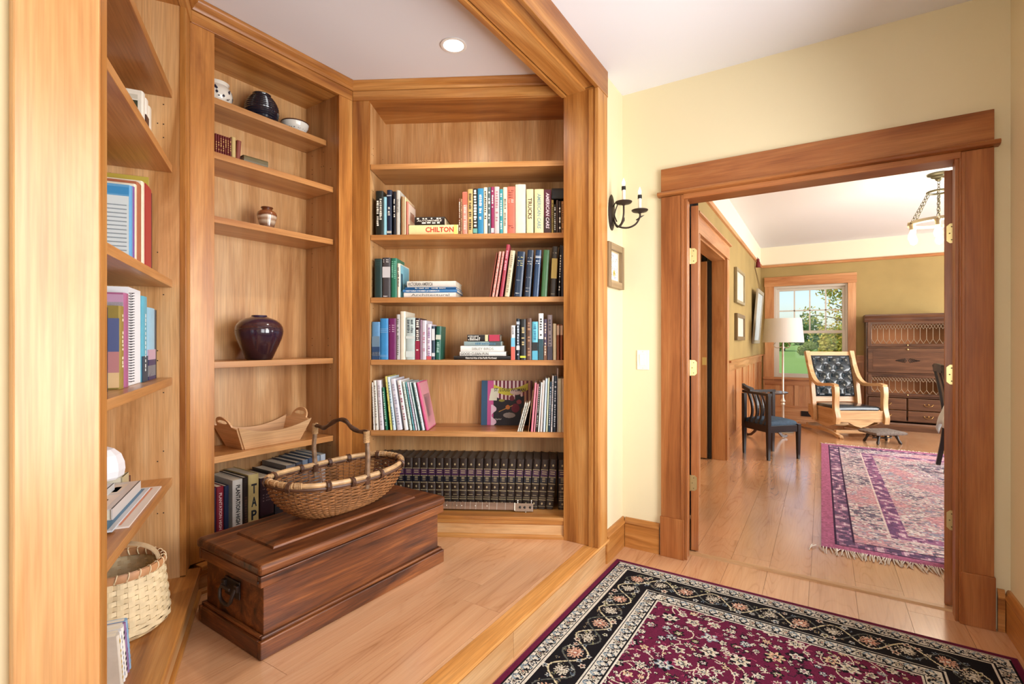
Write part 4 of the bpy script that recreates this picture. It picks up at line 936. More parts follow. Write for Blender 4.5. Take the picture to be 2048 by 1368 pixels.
for s in (-1, 1):     # end boards with an arched top and a slot
    mb = MB(); prof = []; n = 14
    def pt(v, z, k): return (s*(L2+z*.42+k), v, z)
    yo = lambda z: W2+z*.30
    outl = [(-W2, 0), (-yo(.105), .105)]+[(-.070*math.cos(math.pi*i/n), .112+.050*math.sin(math.pi*i/n)) for i in range(n+1)]+[(yo(.105), .105), (W2, 0)]
    slot = [(.034*math.cos(2*math.pi*i/16)+(.012 if math.cos(2*math.pi*i/16) > 0 else -.012)-0, .134+.010*math.sin(2*math.pi*i/16)) for i in range(16)]
    bm = bmesh.new()
    def loop(pts, k): 
        vs = [bm.verts.new(pt(v, z, k)) for v, z in pts]; return vs, [bm.edges.new((vs[i], vs[(i+1)%len(vs)])) for i in range(len(vs))]
    for k in (0, t_):
        v1, e1 = loop(outl, k); v2, e2 = loop(slot, k); bmesh.ops.triangle_fill(bm, edges=e1+e2, use_beauty=True)
        if k == 0: A1, A2 = v1, v2
        else: B1, B2 = v1, v2
    for P, Q in ((A1, B1), (A2, B2)):
        for i in range(len(P)): bm.faces.new((P[i], P[(i+1)%len(P)], Q[(i+1)%len(P)], Q[i]))
    bmesh.ops.recalc_face_normals(bm, faces=bm.faces); me = bpy.data.meshes.new('end_board'); bm.to_mesh(me); bm.free(); me.materials.append(TRz)
    o = bpy.data.objects.new('end_board', me); COL.objects.link(o); o.parent = tray

# ================================================================== LEFT BOOKCASE CONTENTS
def print_left(o, D, h, rects):
    for (y0, y1, z0, z1, cc) in rects:
        MB().add([(-.0005, D*y0, h*z0), (-.0005, D*y1, h*z0), (-.0005, D*y1, h*z1), (-.0005, D*y0, h*z1)], [(3,2,1,0)]).build('cover_print', plain(tuple(cc), .4, name='cover_print'), o)
def rowA(zs, items, where, group):
    for p0, p1, d, h, D, col, look, kw, pr in items:
        x0, x1 = UA.x(p0, d), UA.x(p1, d)
        o = book(UA, x0, zs, d, x1-x0-.0006, h, D, col, look+where, group=group, **kw)
        if pr: print_left(o, D, h, pr)
rowA(SA[1], [
 (286,291.5,.112,.215,.16,(230,226,212),'left white case with a dark picture',{},[(.1,.9,.2,.82,(60,66,50)),(.1,.9,.84,.92,(200,196,180))]),
 (292,298,.112,.212,.16,(236,232,220),'middle white case with dark spine print',dict(bands=((.2,.7,(70,40,36)),)),None),
 (298.6,304.4,.112,.205,.16,(226,220,204),'right white case',{},None)], ', second shelf of left bookcase', 'white cases on the left bookcase')
rowA(SA[2], [
 (262,266.8,.105,.275,.194,(96,160,206),'blue book with a large printed page on its cover',{},[(.03,.8,.08,.86,(206,220,224)),(.03,.98,.88,.97,(60,140,196))]+[(.06,.74,.14+.05*i,.155+.05*i,(150,166,176)) for i in range(13)]),
 (267,270.4,.108,.285,.194,(122,84,150),'purple book beside the blue cover',{},None),
 (270.8,275,.108,.30,.194,(226,216,190),'cream book with thick pages, third shelf,',{},[(.02,.98,.9,.99,(236,232,214)),(.1,.9,.93,.96,(120,120,110))]),
 (275.4,284.6,.110,.32,.194,(172,106,78),'brown book between cream ones',{},None),
 (285,290.4,.112,.345,.194,(232,222,198),'tall cream-white book left of the red one',{},[(.02,.98,.86,.99,(232,228,206)),(.1,.95,.91,.935,(90,90,84))]),
 (290.8,302.6,.112,.352,.194,(176,56,52),'dark red album',dict(bands=((.0,.99,(168,52,52)),)),None),
 (303,304.6,.112,.34,.194,(70,34,34),'thin dark maroon book at the right end',{},None)], ', third shelf, left bookcase', 'books on the third shelf of the left bookcase')
fo = empty('card_folder', UA.w(1.062, .125, SA[2]+.001), UA.rz); tag(fo, 'tall yellow-green card folder standing behind the books, third shelf, left bookcase', 'folder')
B(.0305, .0330, 0, .17, 0, .405).build('front_card', plain((190,172,72), .5, name='yellow_card'), fo); B(.0335, .0355, 0, .17, 0, .395).build('back_card', plain((206,206,170), .5, name='pale_card'), fo)
rowA(SA[3], [
 (210,218,.105,.245,.19,(40,44,66),'blue-black book with white line drawing, at the left',{},[(.05,.95,.5,.95,(52,84,140)),(.1,.9,.12,.3,(206,206,206)),(.3,.8,.04,.12,(226,214,210)),(.2,.7,.3,.48,(36,34,44))]),
 (241,249.6,.092,.255,.16,(150,130,66),'olive-spined book with a sunset picture cover',dict(title=M(16), tcol=(232,224,190)),[(.02,.95,.45,.85,(92,100,140)),(.02,.95,.2,.45,(190,130,130)),(.02,.95,.02,.2,(226,190,140))]),
 (250,259,.094,.300,.20,(166,98,136),'mauve book right of the olive one',{},[(.02,.98,.82,.98,(190,150,180)),(.02,.9,.8,.9,(222,224,226))]),
 (285.8,296,.095,.310,.19,(96,174,196),'teal book with white title and figure photo',dict(title=M(14), span=(.1,.85), tcol=(232,240,240), bands=((.0,.3,(40,64,84)),)),None),
 (297,311.5,.097,.275,.19,(150,196,220),'sky-blue book with a house picture on its spine',dict(bands=((.0,.28,(56,52,96)),(.28,.42,(190,160,180)),(.05,.2,(206,206,206)))),None),
 (312,313.6,.097,.272,.19,(30,28,32),'thin black book at the right end',{},None)], ', fourth shelf, left bookcase', 'books on the fourth shelf of the left bookcase')
d = .095; x0, x1 = UA.x(261.2,d), UA.x(285,d); sb = empty('spiral_notebook', UA.w(x0, d, SA[3]+.001), UA.rz); tag(sb, 'white spiral-bound notebook on the fourth shelf of the left bookcase', 'notebook')
B(0, x1-x0-.001, .006, .2, 0, .325).build('pages', plain((232,236,240), .5, name='white_card'), sb); mb = MB()
for i in range(34):
    z = .012+i*.0088; mb.tube([(.010+.008*math.cos(a), .002+.010*math.sin(a), z+.0006*a) for a in [k*math.pi/4 for k in range(8)]], .0011, 5, closed=True)
mb.build('spiral_wire', plain((60,60,66), .3, .8, name='dark_wire'), sb)
# fifth shelf: flat folios, books and a white dome
def flatbook(x0, x1, d0, d1, z, t, col, label, name='book', cat='book', prints=(), edge=None, yaw=0):
    r = empty(name, UA.w(x0, d0, z+.0006), UA.rz+R(yaw)); tag(r, label, cat); L, D = x1-x0, d1-d0; c = plain(col, .4, name='book_cover')
    if t < .008: B(0, L, 0, D, 0, t).build('cover', c, r)
    else:
        mb = MB(); mb.box(0, L, 0, D, 0, .002); mb.box(0, L, 0, D, t-.002, t); mb.box(0, L, -.001, .003, 0, t); mb.build('cover', c, r); B(.004, L-.004, .003, D-.004, .002, t-.002).build('pages', PAGES, r)
    for (a, b_, e, f, cc) in prints:
        MB().add([(L*a, D*e, t+.0004), (L*b_, D*e, t+.0004), (L*b_, D*f, t+.0004), (L*a, D*f, t+.0004)], [(0,1,2,3)]).build('cover_print', plain(tuple(cc), .4, name='cover_print'), r)
    return z+t+.0008
zz = SA[4]; w5 = ' on the fifth shelf of the left bookcase'
z1 = flatbook(.50, .955, .058, .29, zz, .005, (226,216,206), 'large white folio with an orange picture, lowest'+w5, 'folio', 'folio', [(.04,.96,.10,.95,(214,132,88))])
z1 = flatbook(.46, .925, .088, .30, z1, .005, (196,206,214), 'large white-edged folio with a blue cover'+w5, 'folio', 'folio', [(.02,.97,.06,.97,(60,120,156))])
z1 = flatbook(.56, .90, .112, .30, z1, .034, (206,196,188), 'pale picture book with orange artwork lying flat'+w5, prints=[(.05,.5,.1,.6,(226,206,186)),(.55,.9,.15,.5,(220,200,176)),(.6,.8,.2,.3,(60,54,56)),(.2,.35,.2,.26,(90,76,70)),(.3,.6,.3,.36,(214,160,120))])
z1 = flatbook(.50, .80, .165, .30, z1, .022, (196,196,192), 'light grey book lying on the picture book'+w5)
flatbook(.985, 1.075, .18, .30, zz, .030, (72,38,40), 'small maroon book behind the white dome'+w5)
z3_ = flatbook(.80+.105, .98, .165, .30, zz, .064, (190,178,140), 'cream-topped thick book beside the picture book'+w5, prints=[(.03,.97,.03,.97,(206,198,160))])
dm = empty('white_dome', UA.w(.86, .238, z1-.0), UA.rz); tag(dm, 'glossy white domed object resting on the books'+w5, 'dome')
dm.location = UA.w(.90, .230, z3_); MB().lathe([(.060,0),(.068,.008),(.072,.03),(.070,.055),(.060,.085),(.040,.105),(.018,.114),(.002,.116)], 9).build('shell', plain((232,232,236), .25, name='white_plastic'), dm, bevel=.006)
# paperbacks on the deck
for i, (t, col, lk, tl) in enumerate((( .016,(214,206,190),'pale booklet with a yellow back',(206,170,60)), (.010,(226,226,224),'white booklet',(120,130,150)), (.020,(232,228,220),'thick white paperback with a black sketch',(40,40,44)), (.008,(140,110,150),'thin violet booklet',(140,110,150)), (.014,(140,176,206),'light blue booklet',(140,176,206)))):
    x0 = .40+[0,.022,.038,.066,.080][i]; o = book(UA, x0, DECK, .05, t, .17, .13, col, lk+' leaning on the bottom of the left bookcase', lean=-14, title=M(8), tcol=tl, soft=True, group='booklets on the bottom of the left bookcase')
# ================================================================== OLD CHEST
tk = empty('wooden_chest', c2w(-.8526, 1.678, PH+.0005), R(56)+YAW); tag(tk, 'long dark old pine chest with iron handle standing on the platform', 'chest')
TL, TW = .925, .445
P_x, P_y = pine('x'), pine('y')
part(B(.022, TL-.022, .022, TW-.022, .0, .255), 'body', P_x, tk, .003)
def bmould(n, x0, x1, y0, y1, ax):
    part(B(x0, x1, y0, y1, 0, .062), n, P_x if ax == 'x' else P_y, tk, .004)
    t = (.008)
    part(B(x0+(t if x0 == 0 or ax == 'y' and x0 < .1 else 0), x1-(t if x1 == TL else 0), y0+(t if y0 == 0 else 0), y1-(t if y1 == TW else 0), .062, .075), 'base_cap', P_x if ax == 'x' else P_y, tk, .004)
bmould('base_board', 0, TL, 0, .0215, 'x'); bmould('base_board', 0, TL, TW-.0215, TW, 'x')
bmould('base_board', 0, .0215, .0216, TW-.0216, 'y'); bmould('base_board', TL-.0215, TL, .0216, TW-.0216, 'y')
part(B(.002, TL-.002, .002, .022, .245, .284), 'lid_rim', P_x, tk, .003); part(B(.002, TL-.002, TW-.022, TW-.002, .245, .284), 'lid_rim', P_x, tk, .003)
part(B(.002, .022, .0221, TW-.0221, .245, .284), 'lid_rim', P_y, tk, .003); part(B(TL-.022, TL-.002, .0221, TW-.0221, .245, .284), 'lid_rim', P_y, tk, .003)
lid = part(B(-.006, TL+.006, -.006, TW+.006, .286, .325), 'lid', P_x, tk, .014)
lid.modifiers['bevel'].segments = 4
mb = MB(); x0, x1, y0, y1 = .10, TL-.10, .095, TW-.09
mb.loft([[(x0,y0,.324),(x1,y0,.324),(x1,y1,.324),(x0,y1,.324)], [(x0+.004,y0+.004,.332),(x1-.004,y0+.004,.332),(x1-.004,y1-.004,.332),(x0+.004,y1-.004,.332)], [(x0+.02,y0+.02,.337),(x1-.02,y0+.02,.337),(x1-.02,y1-.02,.337),(x0+.02,y1-.02,.337)]])
part(mb, 'raised_panel', P_x, lid, .002)
hd = part(B(.0155, .022, .17, .275, .150, .215), 'handle_plate', IRON, tk, .003)
for yy in (.178, .267): part(B(.004, .018, yy-.012, yy+.012, .180, .206), 'bracket', IRON, hd, .004)
P = [(.006,.18,.192),(-.004,.178,.175),(-.008,.184,.150),(-.008,.20,.137),(-.008,.2225,.134),(-.008,.245,.137),(-.008,.261,.150),(-.004,.267,.175),(.006,.265,.192)]
MB().tube(P, .0065, 8).build('bail', IRON, hd, smooth=True)
part(B(-.012, -.002, .19, .255, .186, .198), 'hand_grip', IRON, hd, .004)
B(-.0035, .006, .012, .016, .26, .268).build('nail', IRON, tk)
# ================================================================== WICKER BASKET ON THE CHEST
LIDZ = PH+.338
bk = empty('wicker_basket', c2w(-.775, 2.225, LIDZ), R(56)+YAW); tag(bk, 'brown boat-shaped wicker basket with a branch handle standing on the chest', 'basket')
def wick(name, c1, c2): return plain(c1, .5, name=name, var=.35, vscale=60)
WK = plain((146,98,56), .45, name='wicker', var=.45, vscale=45); WKD = plain((86,56,38), .5, name='wicker_dark', var=.3, vscale=40); WKL = plain((188,152,108), .45, name='peeled_cane', var=.3, vscale=30)
BA, BB, BH = .305, .185, .155
def hull(t, th):
    e = math.sin(min(1, t*.94+.06)*math.pi/2); a = .12+(BA-.12)*e**.9; b_ = .05+(BB-.05)*e**.9; n = 2.5
    c, s = math.cos(th), math.sin(th); x = a*math.copysign(abs(c)**(2/n), c); y = b_*math.copysign(abs(s)**(2/n), s)
    return Vector((x, y, .004+BH*(1-math.cos(t*math.pi/2))*.35+BH*.65*t**1.25+ (.012*(x/BA)**2*t)))
NS = 52
for k in range(27):
    t = (k+.5)/27; P = []
    N = NS*3
    for i in range(N):
        th = 2*math.pi*i/N; p = hull(t, th); nr = Vector((p.x/BA**2, p.y/BB**2, 0)).normalized()
        P.append(p+nr*.0042*math.cos(th*NS/2+(math.pi if k % 2 else 0)))
    MB().tube(P, .0028, 5, closed=True).build('weaver', WK, bk, smooth=True)
for j in range(NS):
    th = 2*math.pi*(j+.5)/NS; MB().tube([hull(t/8, th) for t in range(9)], .0022, 5).build('stake', WKD, bk)
mb = MB(); mb.add([hull(0.02, 2*math.pi*i/40) for i in range(40)]+[hull(0.02, 2*math.pi*i/40)-Vector((0,0,.003)) for i in range(40)], [tuple(range(39,-1,-1)), tuple(range(40,80))]+[(i,(i+1)%40,40+(i+1)%40,40+i) for i in range(40)]); mb.build('bottom', WKD, bk)
rim = [hull(1, 2*math.pi*i/72) for i in range(72)]
MB().tube([p+Vector((0,0,.012)) for p in rim], .0105, 8, closed=True).build('upper_rim', WKL, bk, smooth=True)
MB().tube([p*1.015+Vector((0,0,-.002-p.z*.015)) for p in rim], .0085, 8, closed=True).build('lower_rim', WKD, bk, smooth=True)
def coil(p, tan, r, n, w, mat, parent, nm='binding'):
    mb = MB(); tan = tan.normalized(); a = tan.orthogonal().normalized(); b_ = tan.cross(a); P = []
    for i in range(n*8+1):
        q = 2*math.pi*i/8; P.append(p+tan*(w*(i/(n*8)-.5))+a*math.cos(q)*r+b_*math.sin(q)*r)
    mb.tube(P, .0026, 5); return mb.build(nm, mat, parent, smooth=True)
for i in (4, 12, 16, 20, 27, 33, 40, 48, 52, 56, 63, 69):
    p = rim[i]*1.005+Vector((0,0,.005)); coil(p, rim[(i+1)%72]-rim[i-1], .019, 4, .018, WKD, bk)
for s in (1, -1):   # closely wrapped corners of the rim
    for c in (0, 36):
        for q in range(-6, 7, 2):
            i = (c+q) % 72; p = rim[i]+Vector((0,0,.012)); coil(p, rim[(i+1)%72]-rim[i-1], .0118, 5, .030, WKL, bk) if s == 1 else None
BR = plain((74,50,36), .35, name='branch', var=.5, vscale=30)
posts = []
for s in (1, -1):
    P = [(0, s*.182, BH-.035), (.002, s*.186, BH+.03), (-.003*s, s*.187, BH+.10), (.002, s*.184, BH+.17), (0, s*.180, BH+.205)]
    h_ = MB().tube(P, [.013,.0115,.0105,.0105,.011], 8).build('handle_post', plain((128,100,74), .5, name='bark', var=.4, vscale=40), bk, smooth=True); posts.append(h_)
    coil(Vector((0, s*.182, BH+.185)), Vector((0,0,1)), .0125, 9, .05, WKL, h_, 'post_wrap'); coil(Vector((0, s*.183, BH+.0)), Vector((0,0,1)), .0145, 7, .035, WKD, h_, 'post_wrap')
P = [(0,.190,BH+.198),(0,.165,BH+.200),(.004,.125,BH+.194),(-.004,.085,BH+.205),(0,.045,BH+.228),(.004,.0,BH+.243),(0,-.045,BH+.240),(-.004,-.085,BH+.218),(.003,-.125,BH+.203),(0,-.165,BH+.205),(0,-.192,BH+.205)]
sm = []
for i in range(len(P)-1):
    for k in range(4):
        t = k/4; p0, p1, p2, p3 = [Vector(P[max(0, min(len(P)-1, j))]) for j in (i-1, i, i+1, i+2)]
        sm.append(.5*((2*p1)+(-p0+p2)*t+(2*p0-5*p1+4*p2-p3)*t*t+(-p0+3*p1-3*p2+p3)*t**3))
sm.append(Vector(P[-1]))
MB().tube(sm, [.0095+.0015*math.sin(i*.9) for i in range(len(sm))], 9).build('handle_branch', BR, bk, smooth=True)
# ================================================================== SPLINT BASKET IN THE LEFT BOOKCASE
sbk = empty('splint_basket', c2w(-1.333, 1.671, DECK+.001), R(20)); tag(sbk, 'round pale splint basket with a bent handle on the bottom of the left bookcase', 'basket')
SP = plain((222,200,158), .5, name='ash_splint', var=.14, vscale=25); SPB = plain((178,128,84), .5, name='rim_splint', var=.2, vscale=25)
def srad(z): return .149-.022*(z/.215)**1.3-.020*max(0, 1-z/.02)
ns_ = 30; nr_ = 13; hh = .0142
for k in range(nr_):
    z = .004+k*.0158; mb = MB(); N = ns_*4; vs = []; fs = []
    for i in range(N):
        th = 2*math.pi*i/N; w_ = .0030*math.cos(th*ns_/2+(math.pi if k % 2 else 0))
        for rr_, zz_ in ((srad(z)+w_-.0007, z), (srad(z)+w_+.0009, z), (srad(z+hh)+w_+.0009, z+hh), (srad(z+hh)+w_-.0007, z+hh)): vs.append((rr_*math.cos(th), rr_*math.sin(th), zz_))
    for i in range(N):
        j = (i+1) % N
        for q in range(4): fs.append((i*4+q, i*4+(q+1)%4, j*4+(q+1)%4, j*4+q))
    mb.add(vs, fs).build('weaver', SP, sbk)
for j in range(ns_):
    th = 2*math.pi*(j)/ns_; w_ = .009; c, s = math.cos(th), math.sin(th); mb = MB(); R_ = []
    for z in (0, .05, .1, .15, .212):
        q = srad(z); p = Vector((q*c, q*s, z)); t = Vector((-s, c, 0)); n_ = Vector((c, s, 0)); R_.append([p-t*w_-n_*.0008, p+t*w_-n_*.0008, p+t*w_+n_*.0006, p-t*w_+n_*.0006])
    mb.loft(R_).build('stave', SP, sbk)
MB().lathe([(.001,0),(.130,0),(.135,.003),(.001,.003)], 30).build('bottom', SP, sbk)
for rr_, nm in ((.1315,'outer_rim'), (.1225,'inner_rim')):
    mb = MB(); vs = []; fs = []; N = 48
    for i in range(N):
        th = 2*math.pi*i/N; 
        for a, z in ((rr_-.003,.196),(rr_+.003,.196),(rr_+.0035,.207),(rr_,.219),(rr_-.003,.218)): vs.append((a*math.cos(th), a*math.sin(th), z))
    for i in range(N):
        j = (i+1) % N
        for q in range(5): fs.append((i*5+q, i*5+(q+1)%5, j*5+(q+1)%5, j*5+q))
    mb.add(vs, fs).build(nm, SPB, sbk, smooth=True)
for j in range(26):
    th = 2*math.pi*j/26; c, s = math.cos(th), math.sin(th); P = [(.127*c+.0095*math.cos(q)*c-.006*math.sin(q)*0, .127*s+.0095*math.cos(q)*s, .207+.0145*math.sin(q)) for q in [k*math.pi/5 for k in range(10)]]
    P = [Vector(p)+Vector((-s, c, 0))*.004*math.sin(k*.6) for k, p in enumerate(P)]
    MB().tube(P, .0016, 5, closed=True, flat=1.6).build('lashing', SP, sbk)
mb = MB(); R_ = []
for i in range(21):
    q = math.pi*i/20; x = .118*math.cos(q); z = .20+.082*math.sin(q)**.8; t = Vector((-math.sin(q)*.118, 0, math.cos(q)*.082)).normalized(); n_ = Vector((t.z, 0, -t.x)); p = Vector((x, 0, z)); y = Vector((0, .014, 0))
    R_.append([p-y-n_*.002, p+y-n_*.002, p+y+n_*.002, p-y+n_*.002])
hb = mb.loft(R_).build('handle', plain((186,160,124), .5, name='bent_ash', var=.15), sbk, loc=(0,0,0), rot=(0,0,R(35)))
for s in (1, -1): MB().ball((s*.1215, 0, .207), .004, 8, 5).build('rivet', plain((90,80,70), .4, .7, name='rivet'), hb)

# ================================================================== HALL RUG
class Canvas:
    def __init__(s, w, h, c): s.c = c; s.nx, s.ny = int(round(w/c)), int(round(h/c)); s.im = np.zeros((s.ny, s.nx, 3)); y, x = np.mgrid[0:s.ny, 0:s.nx]; s.X, s.Y = (x+.5)*c, (y+.5)*c; s.w, s.h = w, h
    def win(s, x, y, r):
        i0, i1 = max(0, int((x-r)/s.c)), min(s.nx, int((x+r)/s.c)+2); j0, j1 = max(0, int((y-r)/s.c)), min(s.ny, int((y+r)/s.c)+2)
        return (slice(j0, j1), slice(i0, i1)) if i1 > i0 and j1 > j0 else None
    def flower(s, x, y, r, n, cols, rot=0, sq=1, lim=None):
        """cols: outer, inner, centre"""
        w = s.win(x, y, r*1.25)
        if not w: return
        dx, dy = s.X[w]-x, (s.Y[w]-y)/sq; d = np.hypot(dx, dy); a = np.arctan2(dy, dx)+rot; pet = .78+.22*np.cos(a*n)
        sub = s.im[w]; ok = np.ones(d.shape, bool) if lim is None else lim[w]
        for f, c in zip((1.0, .72, .42, .2), cols): 
            if c is not None: sub[(d < r*f*pet) & ok] = c
    def stroke(s, pts, wd, col, lim=None):
        for k in range(len(pts)-1):
            (x0, y0), (x1, y1) = pts[k], pts[k+1]; L = math.hypot(x1-x0, y1-y0); w = s.win((x0+x1)/2, (y0+y1)/2, L/2+wd*2)
            if not w: continue
            t = np.clip(((s.X[w]-x0)*(x1-x0)+(s.Y[w]-y0)*(y1-y0))/max(L*L, 1e-9), 0, 1); d = np.hypot(s.X[w]-x0-t*(x1-x0), s.Y[w]-y0-t*(y1-y0))
            ok = d < wd/2
            if lim is not None: ok &= lim[w]
            s.im[w][ok] = col
RW, RH = 1.60, 1.95
cv = Canvas(RW, RH, .0036); rr = random.Random(12)
e = np.minimum(np.minimum(cv.X, RW-cv.X), np.minimum(cv.Y, RH-cv.Y))
MAR, CRM, NVY, BLK, PEA, GRB, OLV = (96,28,56), (200,194,180), (44,50,62), (22,20,24), (192,150,126), (128,142,150), (150,146,104)
cv.im[:] = MAR
E1, E2, E3, E4 = .022, .085, .250, .318
cv.im[(e > E1)] = CRM; cv.im[(e > E2)] = BLK; cv.im[(e > E3)] = CRM; cv.im[(e > E4)] = MAR
for a in (E1+.004, E2-.004, E3+.004, E4-.005): cv.im[np.abs(e-a) < .0028] = BLK
cv.im[np.abs(e-E2-.004) < .003] = CRM; cv.im[np.abs(e-E3+.004) < .003] = CRM; cv.im[np.abs(e-E4-.002) < .0025] = CRM
def ringpts(off, n):
    """points along the rectangle at distance off from the edge"""
    a, b_ = RW-2*off, RH-2*off; T = 2*(a+b_); out = []
    for i in range(n):
        t = T*i/n
        if t < a: out.append((off+t, off, 0, 1))
        elif t < a+b_: out.append((RW-off, off+t-a, -1, 0))
        elif t < 2*a+b_: out.append((RW-off-(t-a-b_), RH-off, 0, -1))
        else: out.append((off, RH-off-(t-2*a-b_), 1, 0))
    return out
for off, wd in (((E1+E2)/2, .058), ((E3+E4)/2, .062)):      # pale guard borders: scrolls and small flowers
    lim = (e > off-wd/2+.006) & (e < off+wd/2-.006)
    n = int(2*(RW+RH-4*off)/.062)
    for k, (x, y, nx, ny) in enumerate(ringpts(off, n)):
        cv.flower(x, y, .024, 6, (NVY, CRM, (120,112,104), BLK) if k % 2 else (BLK, (190,182,160), NVY, PEA), rot=k, lim=lim)
        tx, ty = -ny, nx
        for s in (-1, 1):
            P = [(x+tx*(.010+.030*q)*1+nx*s*.022*math.sin(q*3.1), y+ty*(.010+.030*q)+ny*s*.022*math.sin(q*3.1)) for q in [i/8 for i in range(9)]]
            cv.stroke(P, .0075, BLK if s > 0 else GRB, lim)
            cx_, cy_ = x+tx*.031+nx*s*.014, y+ty*.031+ny*s*.014; cv.flower(cx_, cy_, .008, 3, (BLK, GRB), rot=k, lim=lim)
mid = (E2+E3)/2; lim = (e > E2+.010) & (e < E3-.010)
n = int(2*(RW+RH-4*mid)/.118); pts = ringpts(mid, n*8)
for ph, wd in ((0, .0065), (1, .0065)):                    # black main border: meander, palmettes
    P = [(x+nx*.052*math.sin(i/8*math.pi+ph*math.pi), y+ny*.052*math.sin(i/8*math.pi+ph*math.pi)) for i, (x, y, nx, ny) in enumerate(pts)]
    cv.stroke(P+[P[0]], wd, (196,184,150) if ph == 0 else (88,90,84), lim)
for i in range(0, len(pts), 2):
    x, y, nx, ny = pts[i]; s = rr.choice((-1, 1)); o = rr.uniform(.015, .06)*s
    cv.flower(x+nx*o+rr.uniform(-.01,.01), y+ny*o+rr.uniform(-.01,.01), rr.uniform(.011, .019), 5, (CRM, rr.choice((OLV, GRB, PEA)), BLK), rot=rr.random()*6, lim=lim)
    cv.flower(x-nx*o*.8, y-ny*o*.8, rr.uniform(.007, .012), 4, (rr.choice((OLV, GRB, (150,132,96))), NVY), rot=rr.random()*6, lim=lim)
for k in range(n):
    x, y, nx, ny = pts[k*8+4]; c1 = PEA if k % 2 == 0 else (190,180,160)
    cv.flower(x, y, .047 if k % 2 == 0 else .040, 12, (BLK, c1, (150,96,80) if k % 2 == 0 else (130,124,112), CRM), rot=k, lim=lim)
    for q in range(26):
        a = rr.random()*6.28; d_ = rr.uniform(.008, .036); cv.flower(x+d_*math.cos(a), y+d_*math.sin(a), .0042, 3, (rr.choice((BLK, CRM, c1)),), lim=lim)
lim = e > E4+.006                                           # field: spiral vines and crowded blossoms
for k in range(46):
    x, y = rr.uniform(E4, RW-E4), rr.uniform(E4, RH-E4); s = rr.choice((-1, 1)); r0 = rr.uniform(.05, .12); a0 = rr.random()*6.28
    P = [(x+r0*(1-.6*q)*math.cos(a0+s*q*5.2), y+r0*(1-.6*q)*math.sin(a0+s*q*5.2)) for q in [i/26 for i in range(27)]]
    cv.stroke(P, .0046, (204,190,168), lim)
pl_ = []
for k in range(2600):
    x, y = rr.uniform(E4, RW-E4), rr.uniform(E4, RH-E4); r_ = rr.choice((.014,.018,.022,.028,.036)) if k < 1500 else rr.uniform(.007,.011)
    if any((x-a)**2+(y-b_)**2 < ((r_+c)*.93)**2 for a, b_, c in pl_): continue
    pl_.append((x, y, r_)); q = rr.random()
    if q < .5: cols = (CRM, (186,172,144), NVY, CRM)
    elif q < .68: cols = (BLK, CRM, (120,60,70), GRB)
    elif q < .82: cols = ((196,178,140), PEA, BLK, CRM)
    elif q < .92: cols = (GRB, CRM, NVY, CRM)
    else: cols = (BLK, OLV, CRM, MAR)
    if rr.random() < .55: cv.flower(x, y, r_*1.16, 6, (BLK,), rot=k, lim=lim)
    cv.flower(x, y, r_, rr.choice((5, 6, 8)), cols, rot=rr.random()*6, sq=rr.uniform(.75, 1), lim=lim)
for k in range(900):
    x, y = rr.uniform(E4, RW-E4), rr.uniform(E4, RH-E4); a = rr.random()*6.28; L = rr.uniform(.008, .02)
    cv.stroke([(x, y), (x+L*math.cos(a), y+L*math.sin(a)), (x+L*1.5*math.cos(a+.6), y+L*1.5*math.sin(a+.6))], .004, rr.choice((CRM, (60,22,40), (36,30,38), (150,60,90))), lim)
img = cv.im*np.random.default_rng(3).uniform(.90, 1.08, (cv.ny, cv.nx, 1))
rg = empty('persian_rug', (-1.0, 2.655-RH, 0), R(-1.0)); tag(rg, 'maroon floral rug with black and cream borders on the hall floor', 'rug')
B(.002, RW-.002, .002, RH-.002, .0005, .0075).build('backing', plain((84,26,50), .9, name='rug_edge'), rg)
gp = grid_object('pile', np.clip(img, 0, 255), RW, RH, vcol_mat('rug_pile', bump=.5, bscale=700), rg); gp.location = (0, 0, .0088)
mb = MB(); mb.tube([(0,0,.0052),(RW,0,.0052),(RW,RH,.0052),(0,RH,.0052)], .0046, 8, closed=True); mb.build('bound_edge', plain((88,24,50), .9, name='rug_binding'), rg)

